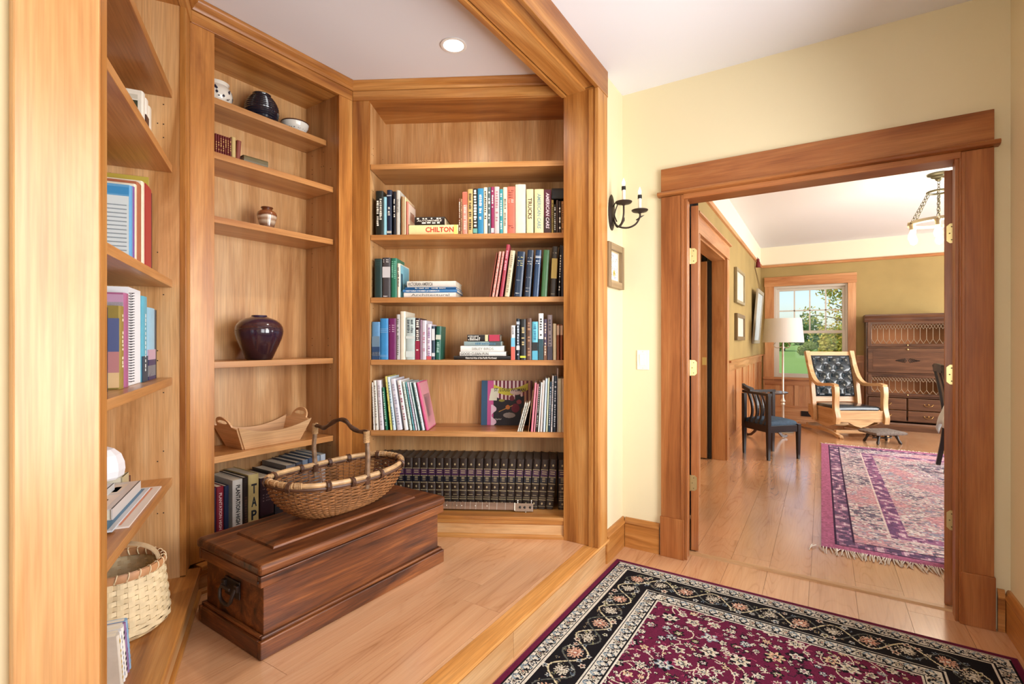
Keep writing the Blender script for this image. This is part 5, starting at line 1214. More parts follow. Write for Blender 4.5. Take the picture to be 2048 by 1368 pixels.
# ================================================================== SCONCE, PICTURE, SWITCH, DOWNLIGHT
sc = empty('wall_sconce', (XO, 2.685, 1.955)); tag(sc, 'black iron two-candle wall sconce beside the doorway', 'wall lamp')
mb = MB(); mb.lathe([(.048,0),(.050,.004),(.044,.007),(.040,.007),(.036,.011),(.012,.014)], 28); pl2 = mb.build('back_plate', IRON, sc, smooth=True, rot=(0, R(90), 0)); pl2.scale = (2.05, 1, 1)
CAN = plain((238,232,214), .5, name='candle_sleeve')
for cy, cz, cx in ((-.062, .028, .095), (.048, 0, .150)):
    P = [(.01, 0, -.02), (.03, cy*.1, -.075), (cx*.55, cy*.45, -.092), (cx*.85, cy*.8, -.075), (cx, cy, -.035), (cx, cy, cz-.008)]
    Q = []
    for i in range(len(P)-1):
        for k in range(5):
            t = k/5; p0, p1, p2, p3 = [Vector(P[max(0, min(len(P)-1, j))]) for j in (i-1, i, i+1, i+2)]; Q.append(.5*((2*p1)+(-p0+p2)*t+(2*p0-5*p1+4*p2-p3)*t*t+(-p0+3*p1-3*p2+p3)*t**3))
    Q.append(Vector(P[-1])); MB().tube(Q, .0052, 8).build('arm', IRON, sc, smooth=True)
    MB().lathe([(.006,-.016),(.012,-.010),(.040,-.004),(.0455,.002),(.0455,.005),(.030,.004),(.010,.004)], 26, (cx, cy, cz)).build('drip_pan', IRON, sc, smooth=True)
    cd = MB().lathe([(.0095,0),(.0095,.072),(.006,.073)], 16, (cx, cy, cz+.004)).build('candle', CAN, sc, smooth=True)
    MB().lathe([(.0115,0),(.0115,.020),(.0085,.022)], 16, (cx, cy, cz+.068)).build('socket', BLACK, cd, smooth=True)
    MB().lathe([(.004,0),(.0085,.010),(.0095,.018),(.006,.030),(.002,.040),(.0008,.044)], 12, (cx, cy, cz+.090)).build('flame_bulb', plain((255,240,214), .1, name='candle_bulb', emit=2.2), cd, smooth=True)
P = [(.012,0,.03),(.03,-.012,.05),(.045,-.02,.035),(.035,-.02,.01),(.022,-.01,-.02),(.04,-.02,-.06)]; MB().tube(P, .0035, 7).build('scroll', IRON, sc, smooth=True)
MB().tube([(.055,.0,-.085),(.07,.006,-.05),(.075,.01,-.035)], [.004,.008,.001], 7).build('leaf', IRON, sc, smooth=True)
MB().tube([(.13,.045,-.05),(.16,.055,-.03),(.172,.06,-.024)], [.004,.004,.0008], 6).build('leaf', IRON, sc, smooth=True)
pf = empty('framed_picture', (XO, 2.70, 1.65), rot=(0, 0, 0)); tag(pf, 'small framed drawing in grey-brown wood under the sconce', 'picture')
FW = wood('grey_frame', ((130,104,72),(160,132,96),(180,154,116)), 'z', rough=.5); FWy = wood('grey_frame', ((130,104,72),(160,132,96),(180,154,116)), 'y', rough=.5)
w_, h_ = .104, .106
for s in (-1, 1):
    part(B(.002, .030, s*w_-.018 if s > 0 else s*w_-.018+.0, s*w_+.018, -h_-.018, h_+.018), 'frame_side', FW, pf, .002)
    part(B(.002, .030, -w_+.0182, w_-.0182, s*h_-.018, s*h_+.018), 'frame_rail', FWy, pf, .002)
B(.004, .010, -w_+.019, w_-.019, -h_+.019, h_-.019).build('mat_board', plain((196,178,140), .7, name='mat_board'), pf)
nx_, ny_ = 60, 72; img = np.full((ny_, nx_, 3), (214,216,220.)); rr = np.random.default_rng(8)
cvp = Canvas(.13, .155, .002); cvp.im[:] = (216,218,222); r3 = random.Random(9)
for k in range(90):
    x, y = r3.uniform(.005,.115), r3.uniform(.005,.14); a = r3.random()*6.28; L = r3.uniform(.006,.02); cvp.stroke([(x,y),(x+L*math.cos(a),y+L*math.sin(a))], .0025, r3.choice(((150,156,176),(170,160,150),(120,130,150))))
for k in range(26): cvp.flower(r3.uniform(.02,.1), r3.uniform(.02,.12), r3.uniform(.004,.009), 5, (r3.choice(((206,180,90),(190,170,110),(140,150,180),(196,200,206))), (220,220,220)))
cvp.flower(.07, .04, .022, 8, ((200,170,70), (220,200,120), (160,130,60)))
ar = grid_object('drawing', cvp.im, .13, .155, vcol_mat('drawing_print', .6, 0), pf); ar.rotation_euler = (R(90), 0, R(90)); ar.location = (.0106, -.065, -.0775)
sw = empty('light_switch', (-.888, YD, 1.115)); tag(sw, 'white rocker light switch plate left of the doorway', 'switch')
pw = part(B(-.036, .036, -.006, 0, -.058, .058), 'plate', plain((236,232,222), .35, name='switch_plastic'), sw, .003)
MB().prism([(-.006,-.034),(-.0075,-.033),(-.0115,.032),(-.006,.034)], -.017, .017, 'x').build('rocker', plain((240,236,228), .3, name='switch_plastic'), sw)
for z in (-.048, .048): MB().ball((0, -.006, z), .003, 6, 4).build('screw', plain((214,208,196), .4, name='screw_head'), pw)
dl = empty('recessed_downlight', (-1.554, 1.938, HC)); tag(dl, 'lit round recessed downlight in the niche ceiling', 'ceiling light')
MB().lathe([(.050,-.0005),(.064,-.0005),(.066,-.004),(.062,-.006),(.050,-.004)], 36).build('trim_ring', WHITE, dl, smooth=True)
MB().lathe([(.001,-.003),(.050,-.003),(.050,-.0045),(.001,-.0045)], 32).build('lens', plain((255,246,232), .5, name='lamp_glow', emit=14), dl)
lp = bpy.data.lights.new('downlight_lamp', 'SPOT'); lp.energy = 36; lp.spot_size = R(150); lp.spot_blend = .8; lp.shadow_soft_size = .05; lp.color = (1, .87, .70)
lo = bpy.data.objects.new('downlight_lamp', lp); COL.objects.link(lo); lo.parent = dl; lo.location = (0, 0, -.02)
# ================================================================== FAR ROOM
def spline(P, n=5):
    Q = []; P = [Vector(p) for p in P]
    for i in range(len(P)-1):
        for k in range(n):
            t = k/n; p0, p1, p2, p3 = [P[max(0, min(len(P)-1, j))] for j in (i-1, i, i+1, i+2)]
            Q.append(.5*((2*p1)+(-p0+p2)*t+(2*p0-5*p1+4*p2-p3)*t*t+(-p0+3*p1-3*p2+p3)*t**3))
    return Q+[P[-1]]
def ribbon(path, wdir, w, th, mb=None):
    """flat board following a path; w across wdir, th in the plane"""
    mb = mb or MB(); Rr = []; wd = Vector(wdir); P = [Vector(p) for p in path]
    ww = w if hasattr(w, '__len__') else [w]*len(P); tt = th if hasattr(th, '__len__') else [th]*len(P)
    for i, p in enumerate(P):
        t = (P[min(i+1, len(P)-1)]-P[max(i-1, 0)]).normalized(); n_ = t.cross(wd).normalized()
        a, b_ = wd*(ww[i]/2), n_*(tt[i]/2); Rr.append([p-a-b_, p+a-b_, p+a+b_, p-a+b_])
    return mb.loft(Rr)
# ---- far rug
FWd, FH = 2.3, 3.52; cv = Canvas(FWd, FH, .0115); r3 = np.random.default_rng(21)
def smooth_noise(ny, nx, sy, sx, seed):
    g_ = np.random.default_rng(seed).random((int(ny/sy)+3, int(nx/sx)+3)); yy, xx = np.mgrid[0:ny, 0:nx]; y, x = yy/sy, xx/sx; i, j = y.astype(int), x.astype(int); fy, fx = y-i, x-j
    return (g_[i,j]*(1-fx)+g_[i,j+1]*fx)*(1-fy)+(g_[i+1,j]*(1-fx)+g_[i+1,j+1]*fx)*fy
A_ = smooth_noise(cv.ny, cv.nx, 26, 26, 1); B_ = smooth_noise(cv.ny, cv.nx, 1.4, 2.6, 2); C_ = smooth_noise(cv.ny, cv.nx, 1.3, 2.2, 3); D_ = smooth_noise(cv.ny, cv.nx, 9, 9, 4)
pal = np.array([(212,204,204), (190,150,160), (122,114,130), (150,150,172), (206,190,186), (84,78,92), (164,124,146)], float)
idx = np.clip((B_*3.4+C_*3.2+A_*1.6-.9), 0, 6.999).astype(int); cv.im[:] = pal[np.array([0,2,0,1,3,0,6])[idx]]
m = (A_ > .62) & (D_ > .45); cv.im[m] = .5*cv.im[m]+.5*np.array((206,140,150)); m = (A_ < .35) & (B_ > .55); cv.im[m] = (110,102,122)
ex = np.minimum(cv.X, FWd-cv.X); ey = np.minimum(cv.Y, FH-cv.Y); ee = np.minimum(ex, ey)
def band(mask, base, dark, seed):
    n1 = smooth_noise(cv.ny, cv.nx, 3, 2.2, seed); cv.im[mask] = base; cv.im[mask & (n1 > .56)] = dark; cv.im[mask & (n1 < .3)] = (206,180,196)
band((ee > .075) & (ee < .17), (150,110,140), (98,80,110), 5); band((ee > .37) & (ee < .46), (152,106,142), (112,82,120), 6)
cv.im[ee < .07] = (172,104,138); cv.im[np.abs(ee-.072) < .006] = (64,44,70); cv.im[np.abs(ee-.172) < .006] = (64,44,70); cv.im[np.abs(ee-.365) < .006] = (216,200,200)
img = np.clip(cv.im*r3.uniform(.88, 1.1, (cv.ny, cv.nx, 1)), 0, 255)
fr = empty('persian_rug', (0, 3.47, 0)); tag(fr, 'faded rose and purple rug with white fringe in the far room', 'rug')
B(.002, FWd-.002, .002, FH-.002, .0005, .007).build('backing', plain((150,80,116), .9, name='rug_edge2'), fr)
gp = grid_object('pile', img, FWd, FH, vcol_mat('far_rug_pile', bump=.5, bscale=500), fr); gp.location = (0,0,.008)
FRG = plain((216,208,196), .9, name='fringe'); rr = random.Random(3)
for y, s in ((0, -1), (FH, 1)):
    mb = MB()
    for i in range(240):
        x = FWd*i/240+rr.uniform(-.003,.003)-(.05 if i < 6 and s < 0 else 0)*(1-i/6); L = rr.uniform(.07,.11)*(1 if s < 0 else .7); dx = rr.uniform(-.03,.03)
        mb.tube([(x+.004, y-s*.003, .007), (x+dx*.5, y+s*L*.5, rr.uniform(.007,.012)), (x+dx, y+s*L, .004)], [.0036,.0034,.002], 4)
    o = mb.build('fringe', FRG, fr); o['kind'] = 'stuff'
# ---- corner chair
ca = Vector((-.716, 5.967)); cb = Vector((-.477, 5.725)); cd_ = Vector((-.207, 5.984)); cc = Vector((-.448, 6.268))
ch = empty('corner_chair', ((ca.x+cd_.x)/2, (ca.y+cd_.y)/2, 0), R(-45)); tag(ch, 'dark wooden corner chair with curved slats and blue seat in the far room', 'chair')
s_ = .182; EB = ebony('z'); EBx = ebony('x'); EBy = ebony('y')
# local corners: back = (-s,-s)... axes: +x along b->d, +y along a... (rotated square)
Ac, Bc, Dc, Cc = (-s_, s_), (-s_, -s_), (s_, -s_), (s_, s_)
ch.rotation_euler = (0, 0, R(45)); ch.location = ((ca.x+cd_.x)/2, (ca.y+cd_.y)/2, 0)
for (x, y), top in ((Ac, .66), (Bc, .665), (Cc, .665), (Dc, .365)):
    mb = MB(); w0, w1 = .013, .019
    mb.loft([[(x-w0,y-w0,0),(x+w0,y-w0,0),(x+w0,y+w0,0),(x-w0,y+w0,0)], [(x-w1,y-w1,.30),(x+w1,y-w1,.30),(x+w1,y+w1,.30),(x-w1,y+w1,.30)], [(x-w1,y-w1,top),(x+w1,y-w1,top),(x+w1,y+w1,top),(x-w1,y+w1,top)]])
    part(mb, 'leg', EB, ch, .002)
for p, q in ((Ac,Bc),(Bc,Dc),(Dc,Cc),(Cc,Ac)):
    x0, x1 = sorted((p[0], q[0])); y0, y1 = sorted((p[1], q[1]))
    if x1-x0 < .01: part(B(x0-.012, x0+.012, y0+.018, y1-.018, .285, .355), 'seat_rail', EBy, ch)
    else: part(B(x0+.018, x1-.018, y0-.012, y0+.012, .285, .355), 'seat_rail', EBx, ch)
mb = MB(); Rr = []
for k in range(7):
    f = k/6; q = s_-.006-.05*f**2.2; z = .352+.052*math.sin(f*math.pi/2); Rr.append([(-q,-q,z),(0,-q*1.02,z+.004),(q,-q,z),(q*1.02,0,z+.004),(q,q,z),(0,q*1.02,z+.004),(-q,q,z),(-q*1.02,0,z+.004)])
mb.loft(Rr).build('cushion', plain((46,72,96), .7, name='blue_upholstery', var=.25, vscale=40), ch, smooth=True)
mb = MB(); arm = spline([(s_+.03,s_+.012,.678),(0,s_+.016,.678),(-s_*.7,s_+.010,.680),(-s_-.006,s_+.006,.682),(-s_-.010,s_*.7,.680),(-s_-.016,0,.678),(-s_-.012,-s_-.035,.678)], 5)
ribbon(arm, (0,0,1), .026, [.030+.02*abs(1-2*i/(len(arm)-1))**6 for i in range(len(arm))]).build('arm_rail', EBx, ch, smooth=True)
cr = ribbon(spline([(-.06,s_+.012,.700),(-s_*.8,s_+.014,.722),(-s_-.008,s_+.008,.740),(-s_-.014,s_*.8,.722),(-s_-.012,.06,.700)], 5), (0,0,1), [.02+.03*math.sin(math.pi*i/20) for i in range(21)], .028).build('crest', EBx, ch, smooth=True)
for i in range(4):      # curved slats of both backs
    v = -.105+.07*i
    ribbon(spline([(-s_+.0,v,.356),(-s_+.035,v,.44),(-s_+.03,v,.55),(-s_-.012,v,.668)], 4), (0,1,0), .024, .009).build('slat', EB, ch)
    ribbon(spline([(-v,s_,.356),(-v,s_-.035,.44),(-v,s_-.03,.55),(-v,s_+.012,.668)], 4), (1,0,0), .024, .009).build('slat', EB, ch)
# ---- tripod table
tt = empty('tripod_table', (-.57, 7.02, 0)); tag(tt, 'small round dark tripod table behind the corner chair', 'table')
DW = plain((58,34,26), .3, name='mahogany', var=.25, vscale=20, coat=.3)
MB().lathe([(.001,.575),(.205,.575),(.222,.580),(.225,.588),(.220,.594),(.205,.594),(.001,.592)], 40).build('table_top', DW, tt, smooth=True)
MB().lathe([(.03,.12),(.034,.15),(.022,.18),(.030,.22),(.034,.27),(.020,.32),(.016,.42),(.026,.46),(.018,.50),(.05,.575)], 16).build('column', DW, tt, smooth=True)
for k in range(3):
    a = R(-75+120*k); c, s = math.cos(a), math.sin(a)
    P = spline([(.02,.20),(.08,.19),(.14,.12),(.18,.045),(.24,.018),(.27,.022)], 4); ribbon([(r_*c, r_*s, z) for r_, z in [(p.x, p.y) for p in [Vector((u, v, 0)) for u, v in [(.02,.20),(.07,.20),(.12,.15),(.16,.075),(.205,.028),(.25,.018),(.275,.030)]]]], (-s, c, 0), .026, [.04,.04,.036,.032,.03,.03,.024]).build('leg', DW, tt, smooth=True)
# ---- floor lamp
fl_ = empty('floor_lamp', (-.44, 7.62, 0)); tag(fl_, 'floor lamp with wide white drum shade in front of the window', 'lamp')
BRS = plain((190,176,150), .3, .85, name='aged_brass')
MB().lathe([(.13,0),(.135,.008),(.12,.018),(.05,.026),(.022,.04),(.016,.06)], 32).build('base', BRS, fl_, smooth=True)
MB().lathe([(.016,.05),(.016,.36),(.030,.38),(.020,.40),(.034,.42),(.018,.45),(.0125,.47),(.0125,1.12),(.018,1.14),(.012,1.16),(.012,1.22)], 18).build('pole', plain((206,200,190), .3, .6, name='pale_pole'), fl_, smooth=True)
SH = plain((206,200,194), .8, name='lamp_shade_cloth')
mb = MB(); n = 40; vs = []; fs = []
for r_, z in ((.250,1.215),(.222,1.535),(.219,1.535),(.247,1.215)):
    vs += [(r_*math.cos(2*math.pi*i/n), r_*math.sin(2*math.pi*i/n), z) for i in range(n)]
for k in range(4):
    for i in range(n): fs.append((k*n+i, k*n+(i+1)%n, ((k+1)%4)*n+(i+1)%n, ((k+1)%4)*n+i))
mb.add(vs, fs).build('shade', SH, fl_, smooth=True)
mb = MB(); mb.tube(spline([(0,0,1.16),(-.07,0,1.14),(-.11,0,1.17),(-.09,0,1.21)], 4), .006, 7); mb.tube(spline([(0,0,1.16),(.05,.05,1.14),(.08,.08,1.17),(.06,.06,1.21)], 4), .006, 7); mb.build('arm', BRS, fl_, smooth=True)
mb = MB(); 
for k in range(3): mb.tube([(0,0,1.50),(.22*math.cos(2.1*k), .22*math.sin(2.1*k), 1.53)], .003, 5)
mb.tube([(0,0,1.2),(0,0,1.51)], .006, 6); mb.build('harp', BRS, fl_)
# ---- leather rocker
rk = empty('platform_rocker', (.157, 7.50, 0), R(30)); tag(rk, 'oak platform rocking chair with tufted dark leather in front of the window', 'rocking chair')
OX, OY, OZ = oak('x'), oak('y'), oak('z'); RWd, RD = .64, .70
LE = plain((28,42,50), .25, name='dark_leather_tufted', coat=.4, var=.15, vscale=14)
for s, x in ((0, .02), (1, RWd-.06)):
    ribbon(spline([(x+.02,-.02,.02),(x+.02,.10,.045),(x+.02,.35,.06),(x+.02,.60,.045),(x+.02,.86,.030),(x+.02,.93,.05)], 4), (1,0,0), .042, .038).build('base_rail', OY, rk, smooth=True)
    mb = MB(); mb.ball((x+.02,-.03,.024), .030, 10, 6, .8); mb.ball((x+.006,-.05,.012), .014, 8, 5); mb.ball((x+.02,-.056,.012), .014, 8, 5); mb.ball((x+.034,-.05,.012), .014, 8, 5); mb.build('claw_foot', OY, rk, smooth=True)
    for yy in (.80,): MB().ball((x+.02, yy, .013), .016, 8, 5, .8).build('back_foot', OY, rk, smooth=True)
part(B(.04, RWd-.04, .06, .11, .05, .09), 'stretcher', OX, rk); part(B(.04, RWd-.04, .70, .75, .045, .085), 'stretcher', OX, rk)
for x in (.055, RWd-.085):
    pts = [(.04,.355),(.72,.355),(.72,.22),(.60,.15),(.42,.105),(.30,.10),(.17,.135),(.06,.175)]
    MB().prism(pts, x, x+.026, 'x').build('side_panel', OY, rk)
ap = [(.04,.205),(.16,.200),(.24,.155),(.32,.130),(.40,.155),(.48,.200),(.60,.205),(.60,.235),(.04,.235)]
MB().prism(ap, .012, .034, 'y').build('apron', OX, rk); part(B(.05, RWd-.05, .008, .04, .236, .345), 'front_rail', OX, rk)
for x in (-.012, RWd-.048):
    P = spline([(x+.03,.02,.19),(x+.03,.005,.26),(x+.03,.03,.36),(x+.03,.035,.46),(x+.03,.03,.56),(x+.03,.045,.645)], 4); ribbon(P, (1,0,0), .058, [.075-.02*math.sin(math.pi*i/20) for i in range(21)]).build('arm_post', OZ, rk, smooth=True)
    P = spline([(x+.03,.02,.66),(x+.03,.12,.672),(x+.03,.30,.655),(x+.03,.42,.66),(x+.03,.52,.72),(x+.03,.60,.84),(x+.03,.655,.98),(x+.03,.69,1.09)], 4); ribbon(P, (1,0,0), .056, [.034+.02*(i/(len(P)-1)) for i in range(len(P))]).build('arm', OY, rk, smooth=True)
    ribbon([(x+.03,.50,.16),(x+.03,.53,.45),(x+.03,.57,.70),(x+.03,.64,.96),(x+.03,.69,1.09)], (1,0,0), .05, .045).build('back_post', OZ, rk, smooth=True)
part(MB().prism([(.560,.40),(.585,.40),(.600,.475),(.575,.475)], .045, RWd-.045, 'x'), 'lower_back_rail', OX, rk); part(MB().prism([(.675,1.03),(.70,1.03),(.715,1.085),(.690,1.085)], .045, RWd-.045, 'x'), 'crest_rail', OX, rk)
# seat cushion
mb = MB(); Rr = []
for k in range(7):
    f = k/6; q = .03*f**2; z = .345+.050*math.sin(f*math.pi/2); Rr.append([(.055+q,.045+q,z),(RWd/2,.042+q,z+.006),(RWd-.055-q,.045+q,z),(RWd-.055-q,.53-q,z),(RWd/2,.53-q,z+.006),(.055+q,.53-q,z)])
mb.loft(Rr).build('seat_cushion', LE, rk, smooth=True)
mb = MB()
for i in range(26): mb.ball((.06+i*(RWd-.12)/25, .042, .352), .0045, 6, 4)
mb.build('nail_trim', plain((60,40,34), .3, .7, name='nail_heads'), rk)
# tufted back: height field with buttons
nx_, nz_ = 52, 60; btn = []
for r_ in range(5):
    for c_ in range(3 if r_ % 2 == 0 else 2): btn.append((.18+(c_ if r_ % 2 == 0 else c_+.5)*.32, .12+r_*.19))
vs = []; fs = []
for j in range(nz_+1):
    for i in range(nx_+1):
        u, v = i/nx_, j/nz_; d = min(math.hypot((u-a)*1.0, (v-b_)*1.15) for a, b_ in btn); h_ = .030*(1-math.exp(-(d/.10)**2))
        # pleats along the diamond diagonals
        p1 = abs(((u-.18)/.32+(v-.12)/.19/2) % 1); p1 = min(p1, 1-p1); p2 = abs(((u-.18)/.32-(v-.12)/.19/2) % 1); p2 = min(p2, 1-p2)
        h_ -= .010*math.exp(-(p1/.05)**2)+.010*math.exp(-(p2/.05)**2); edge = min(u, 1-u, v, 1-v); h_ *= min(1, edge/.06)
        z = .475+v*.56; yb = .565+(v**1.35)*.125; vs.append((.05+u*(RWd-.10), yb-.012-h_, z))
for j in range(nz_):
    for i in range(nx_): a = j*(nx_+1)+i; fs.append((a, a+1, a+nx_+2, a+nx_+1))
bk_ = MB().add(vs, fs).build('back_cushion', LE, rk, smooth=True)
mb = MB()
for a, b_ in btn: mb.ball((.05+a*(RWd-.10), .565+(b_**1.35)*.125-.014, .475+b_*.56), .009, 8, 5)
mb.build('button', LE, bk_, smooth=True)
# ---- footstool
fs_ = empty('footstool', (.625, 7.46, 0), R(35)); tag(fs_, 'small footstool with grey upholstered top and dark turned legs before the rocker', 'footstool')
mb = MB(); Rr = []
for k, (q, z) in enumerate(((.175,.112),(.190,.125),(.192,.140),(.170,.152),(.10,.160))): Rr.append([(-q,-q*.78,z),(0,-q*.80,z),(q,-q*.78,z),(q*1.02,0,z),(q,q*.78,z),(0,q*.80,z),(-q,q*.78,z),(-q*1.02,0,z)])
mb.loft(Rr).build('cushion', plain((112,102,96), .9, name='tapestry', var=.4, vscale=60, bump=.5, bscale=300), fs_, smooth=True)
for sx in (-1, 1):
    for sy in (-1, 1):
        P = [(sx*.10,sy*.07,.115),(sx*.115,sy*.085,.085),(sx*.125,sy*.093,.05),(sx*.138,sy*.103,.018),(sx*.148,sy*.112,.001)]; MB().tube(P, [.016,.020,.013,.018,.011], 9).build('leg', ebony('z'), fs_, smooth=True)
    MB().prism([(-.07,.112),(.07,.112),(.05,.085),(.025,.095),(0,.07),(-.025,.095),(-.05,.085)], sx*.108-.008, sx*.108+.008, 'x').build('apron', ebony('y'), fs_)
MB().tube([(-.12,0,.06),(.12,0,.06)], .008, 8).build('stretcher', ebony('x'), fs_, smooth=True)
# ---- barrister cabinet
X0c, Yc = .535, 8.60; cb_ = empty('barrister_cabinet', (X0c, Yc, 0)); tag(cb_, 'dark oak cabinet with leaded glass doors and drawers against the far wall', 'cabinet'); CWd = .93; CD = YF-.03-Yc
OD, ODz = darkoak('x'), darkoak('z')
for x in (0, CWd-.022): part(B(x, x+.022, .012, CD, .10, 1.54), 'side_panel', ODz, cb_)
B(.02, CWd-.02, CD-.012, CD, .1, 1.54).build('back_panel', plain((196,126,76), .5, name='inner_back'), cb_)
for z in (.125, .455, .770, 1.135, 1.505): part(B(.022, CWd-.022, .014, CD-.012, z, z+.022), 'shelf', OD, cb_)
MB().prism([(-.006,1.50),(-.020,1.53),(-.012,1.55),(-.034,1.585),(-.034,1.605),(CD,1.605),(CD,1.50)], -.012, CWd+.012, 'x').build('cornice', OD, cb_)
MB().prism([(-.012,0),(-.012,.085),(.0,.105),(CD,.105),(CD,0)], -.008, CWd+.008, 'x').build('base', OD, cb_)
def gdoor(z0, z1, inner):
    r_ = part(B(.024, .065, -.004, .014, z0, z1), 'glass_door', ODz, cb_)
    part(B(CWd-.065, CWd-.024, -.004, .014, z0, z1), 'door_stile', ODz, r_); part(B(.065, CWd-.065, -.004, .014, z1-.035, z1), 'door_rail', OD, r_); part(B(.065, CWd-.065, -.004, .014, z0, z0+.035), 'door_rail', OD, r_)
    B(.065, CWd-.065, .004, .006, z0+.035, z1-.035).build('pane', GLASS, r_)
    mb = MB(); n = 12; a, b_ = z0+.037, z1-.037; H = b_-a; w_ = (CWd-.13)/n
    for i in range(n+1):
        x = .065+i*w_
        mb.tube([(x, .003, a+H*.24), (x, .003, b_-H*.24)], .003, 4)
        if i < n:
            m_ = x+w_/2
            for p, q in (((x, b_-H*.24), (m_, b_)), ((m_, b_), (x+w_, b_-H*.24)), ((x, a+H*.24), (m_, a)), ((m_, a), (x+w_, a+H*.24)), ((x, b_), (m_, b_-H*.26)), ((m_, b_-H*.26), (x+w_, b_))): mb.tube([(p[0], .003, p[1]), (q[0], .003, q[1])], .003, 4)
    mb.build('lead_came', plain((164,144,120), .4, .6, name='lead'), r_)
    MB().ball((CWd/2, -.010, z0+.016), .010, 8, 5).build('knob', BRASS, r_, smooth=True)
gdoor(1.16, 1.50, 0); gdoor(.480, .768, 0)
pd = part(B(.024, CWd-.024, -.004, .014, .795, 1.132), 'drop_front', OD, cb_); part(B(.08, CWd-.08, -.007, -.004, .84, 1.085), 'field_panel', OD, pd)
mb = MB(); 
for s in (-1, 1):
    for k in range(5): mb.tube([(CWd/2+s*(.01+.02*k), -.009, .965), (CWd/2+s*(.03+.022*k), -.011, .965+.03*(1-k/5)), (CWd/2+s*(.05+.02*k), -.009, .965)], .004, 5); mb.tube([(CWd/2+s*(.01+.02*k), -.009, .965), (CWd/2+s*(.03+.022*k), -.011, .965-.03*(1-k/5)), (CWd/2+s*(.05+.02*k), -.009, .965)], .004, 5)
mb.build('carved_ornament', plain((36,22,16), .35, name='carving'), pd)
MB().ball((CWd/2, -.012, 1.118), .013, 8, 5).build('knob', BRASS, pd, smooth=True)
for i in range(2):
    for j in range(2):
        x0 = .024+i*(CWd-.048)/2; x1 = x0+(CWd-.048)/2-.012*(1-i); z0 = (.135, .29)[j]; z1 = (.278, .445)[j]
        dr = part(B(x0+.004, x1-.002, -.006, .014, z0, z1), 'drawer', OD, cb_, .004); xm, zm = (x0+x1)/2, (z0+z1)/2
        mb = MB(); mb.tube(spline([(xm-.045,-.008,zm+.006),(xm-.03,-.018,zm-.012),(xm,-.02,zm-.018),(xm+.03,-.018,zm-.012),(xm+.045,-.008,zm+.006)], 4), .004, 6); mb.ball((xm-.045,-.01,zm+.006), .009, 7, 5); mb.ball((xm+.045,-.01,zm+.006), .009, 7, 5); mb.ball((xm,-.010,zm+.006), .012, 7, 5); mb.build('pull', plain((150,112,64), .35, .8, name='old_brass'), dr, smooth=True)
# ---- pictures on the left wall
def wall_picture(y0, y1, z0, z1, t, tilt, fw, fcol, pcol, label, cvs=None):
    r_ = empty('framed_picture', (XL, (y0+y1)/2, z0), rot=(0, R(tilt), 0)); tag(r_, label, 'picture', None); w2 = (y1-y0)/2; h_ = z1-z0; fm_ = plain(fcol, .4, name='picture_frame', var=.1)
    for s in (-1, 1): part(B(.003, t, s*w2-fw if s > 0 else -w2, w2 if s > 0 else -w2+fw, 0, h_), 'frame_side', fm_, r_, .003)
    part(B(.003, t, -w2+fw, w2-fw, 0, fw), 'frame_rail', fm_, r_, .003); part(B(.003, t, -w2+fw, w2-fw, h_-fw, h_), 'frame_rail', fm_, r_, .003)
    B(.004, t*.5, -w2+fw, w2-fw, fw, h_-fw).build('print', plain(pcol, .6, name='print_paper', var=.12, vscale=12), r_); return r_
wall_picture(6.08, 6.78, 1.67, 2.07, .035, 0, .035, (150,136,104), (206,204,190), 'upper of two small framed pictures on the left wall of the far room')
wall_picture(6.12, 6.78, 1.24, 1.55, .035, 0, .045, (120,100,70), (206,200,186), 'lower of two small framed pictures on the left wall of the far room')
bp = wall_picture(7.75, 8.55, 1.20, 1.98, .03, 4.5, .05, (170,160,140), (196,204,206), 'large framed picture hung by a cord near the far window')
mb = MB(); mb.tube([(.02,-.12,.77),(-.12,.0,1.24),(.02,.12,.77)], .004, 5); mb.build('cord', plain((120,96,60), .7, name='cord'), bp)
ts = empty('tassel', (XL+.045, 8.15, 2.40)); tag(ts, 'dark red tassel hanging on the picture rail above the large picture', 'tassel')
MB().lathe([(.010,.055),(.022,.035),(.018,.02),(.028,0),(.034,-.07),(.030,-.075),(.002,-.075)], 12).build('body', plain((112,24,34), .7, name='red_tassel'), ts, smooth=True); MB().tube([(0,0,.05),(-.012,0,.075)], .004, 5).build('loop', plain((112,24,34), .7, name='red_tassel'), ts)
# ---- dark curtain seen through the hinge gap
cu = empty('curtain', (XL+.05, 3.62, 0)); tag(cu, 'dark floral curtain glimpsed behind the left door', 'curtain'); n = 40; vs = []; fs = []
for i in range(n+1):
    y = -.22+.44*i/n; x = .02*math.sin(i*1.35); vs += [(x, y, .02), (x, y, 2.3), (x+.004, y, 2.3), (x+.004, y, .02)]
for i in range(n):
    for k in range(4): fs.append((i*4+k, i*4+(k+1)%4, (i+1)*4+(k+1)%4, (i+1)*4+k))
MB().add(vs, fs).build('cloth', plain((40,32,28), .9, name='dark_floral', var=.9, vscale=34), cu, smooth=True); MB().tube([(.0,-.26,2.31),(.0,.26,2.31)], .012, 8).build('rod', IRON, cu)
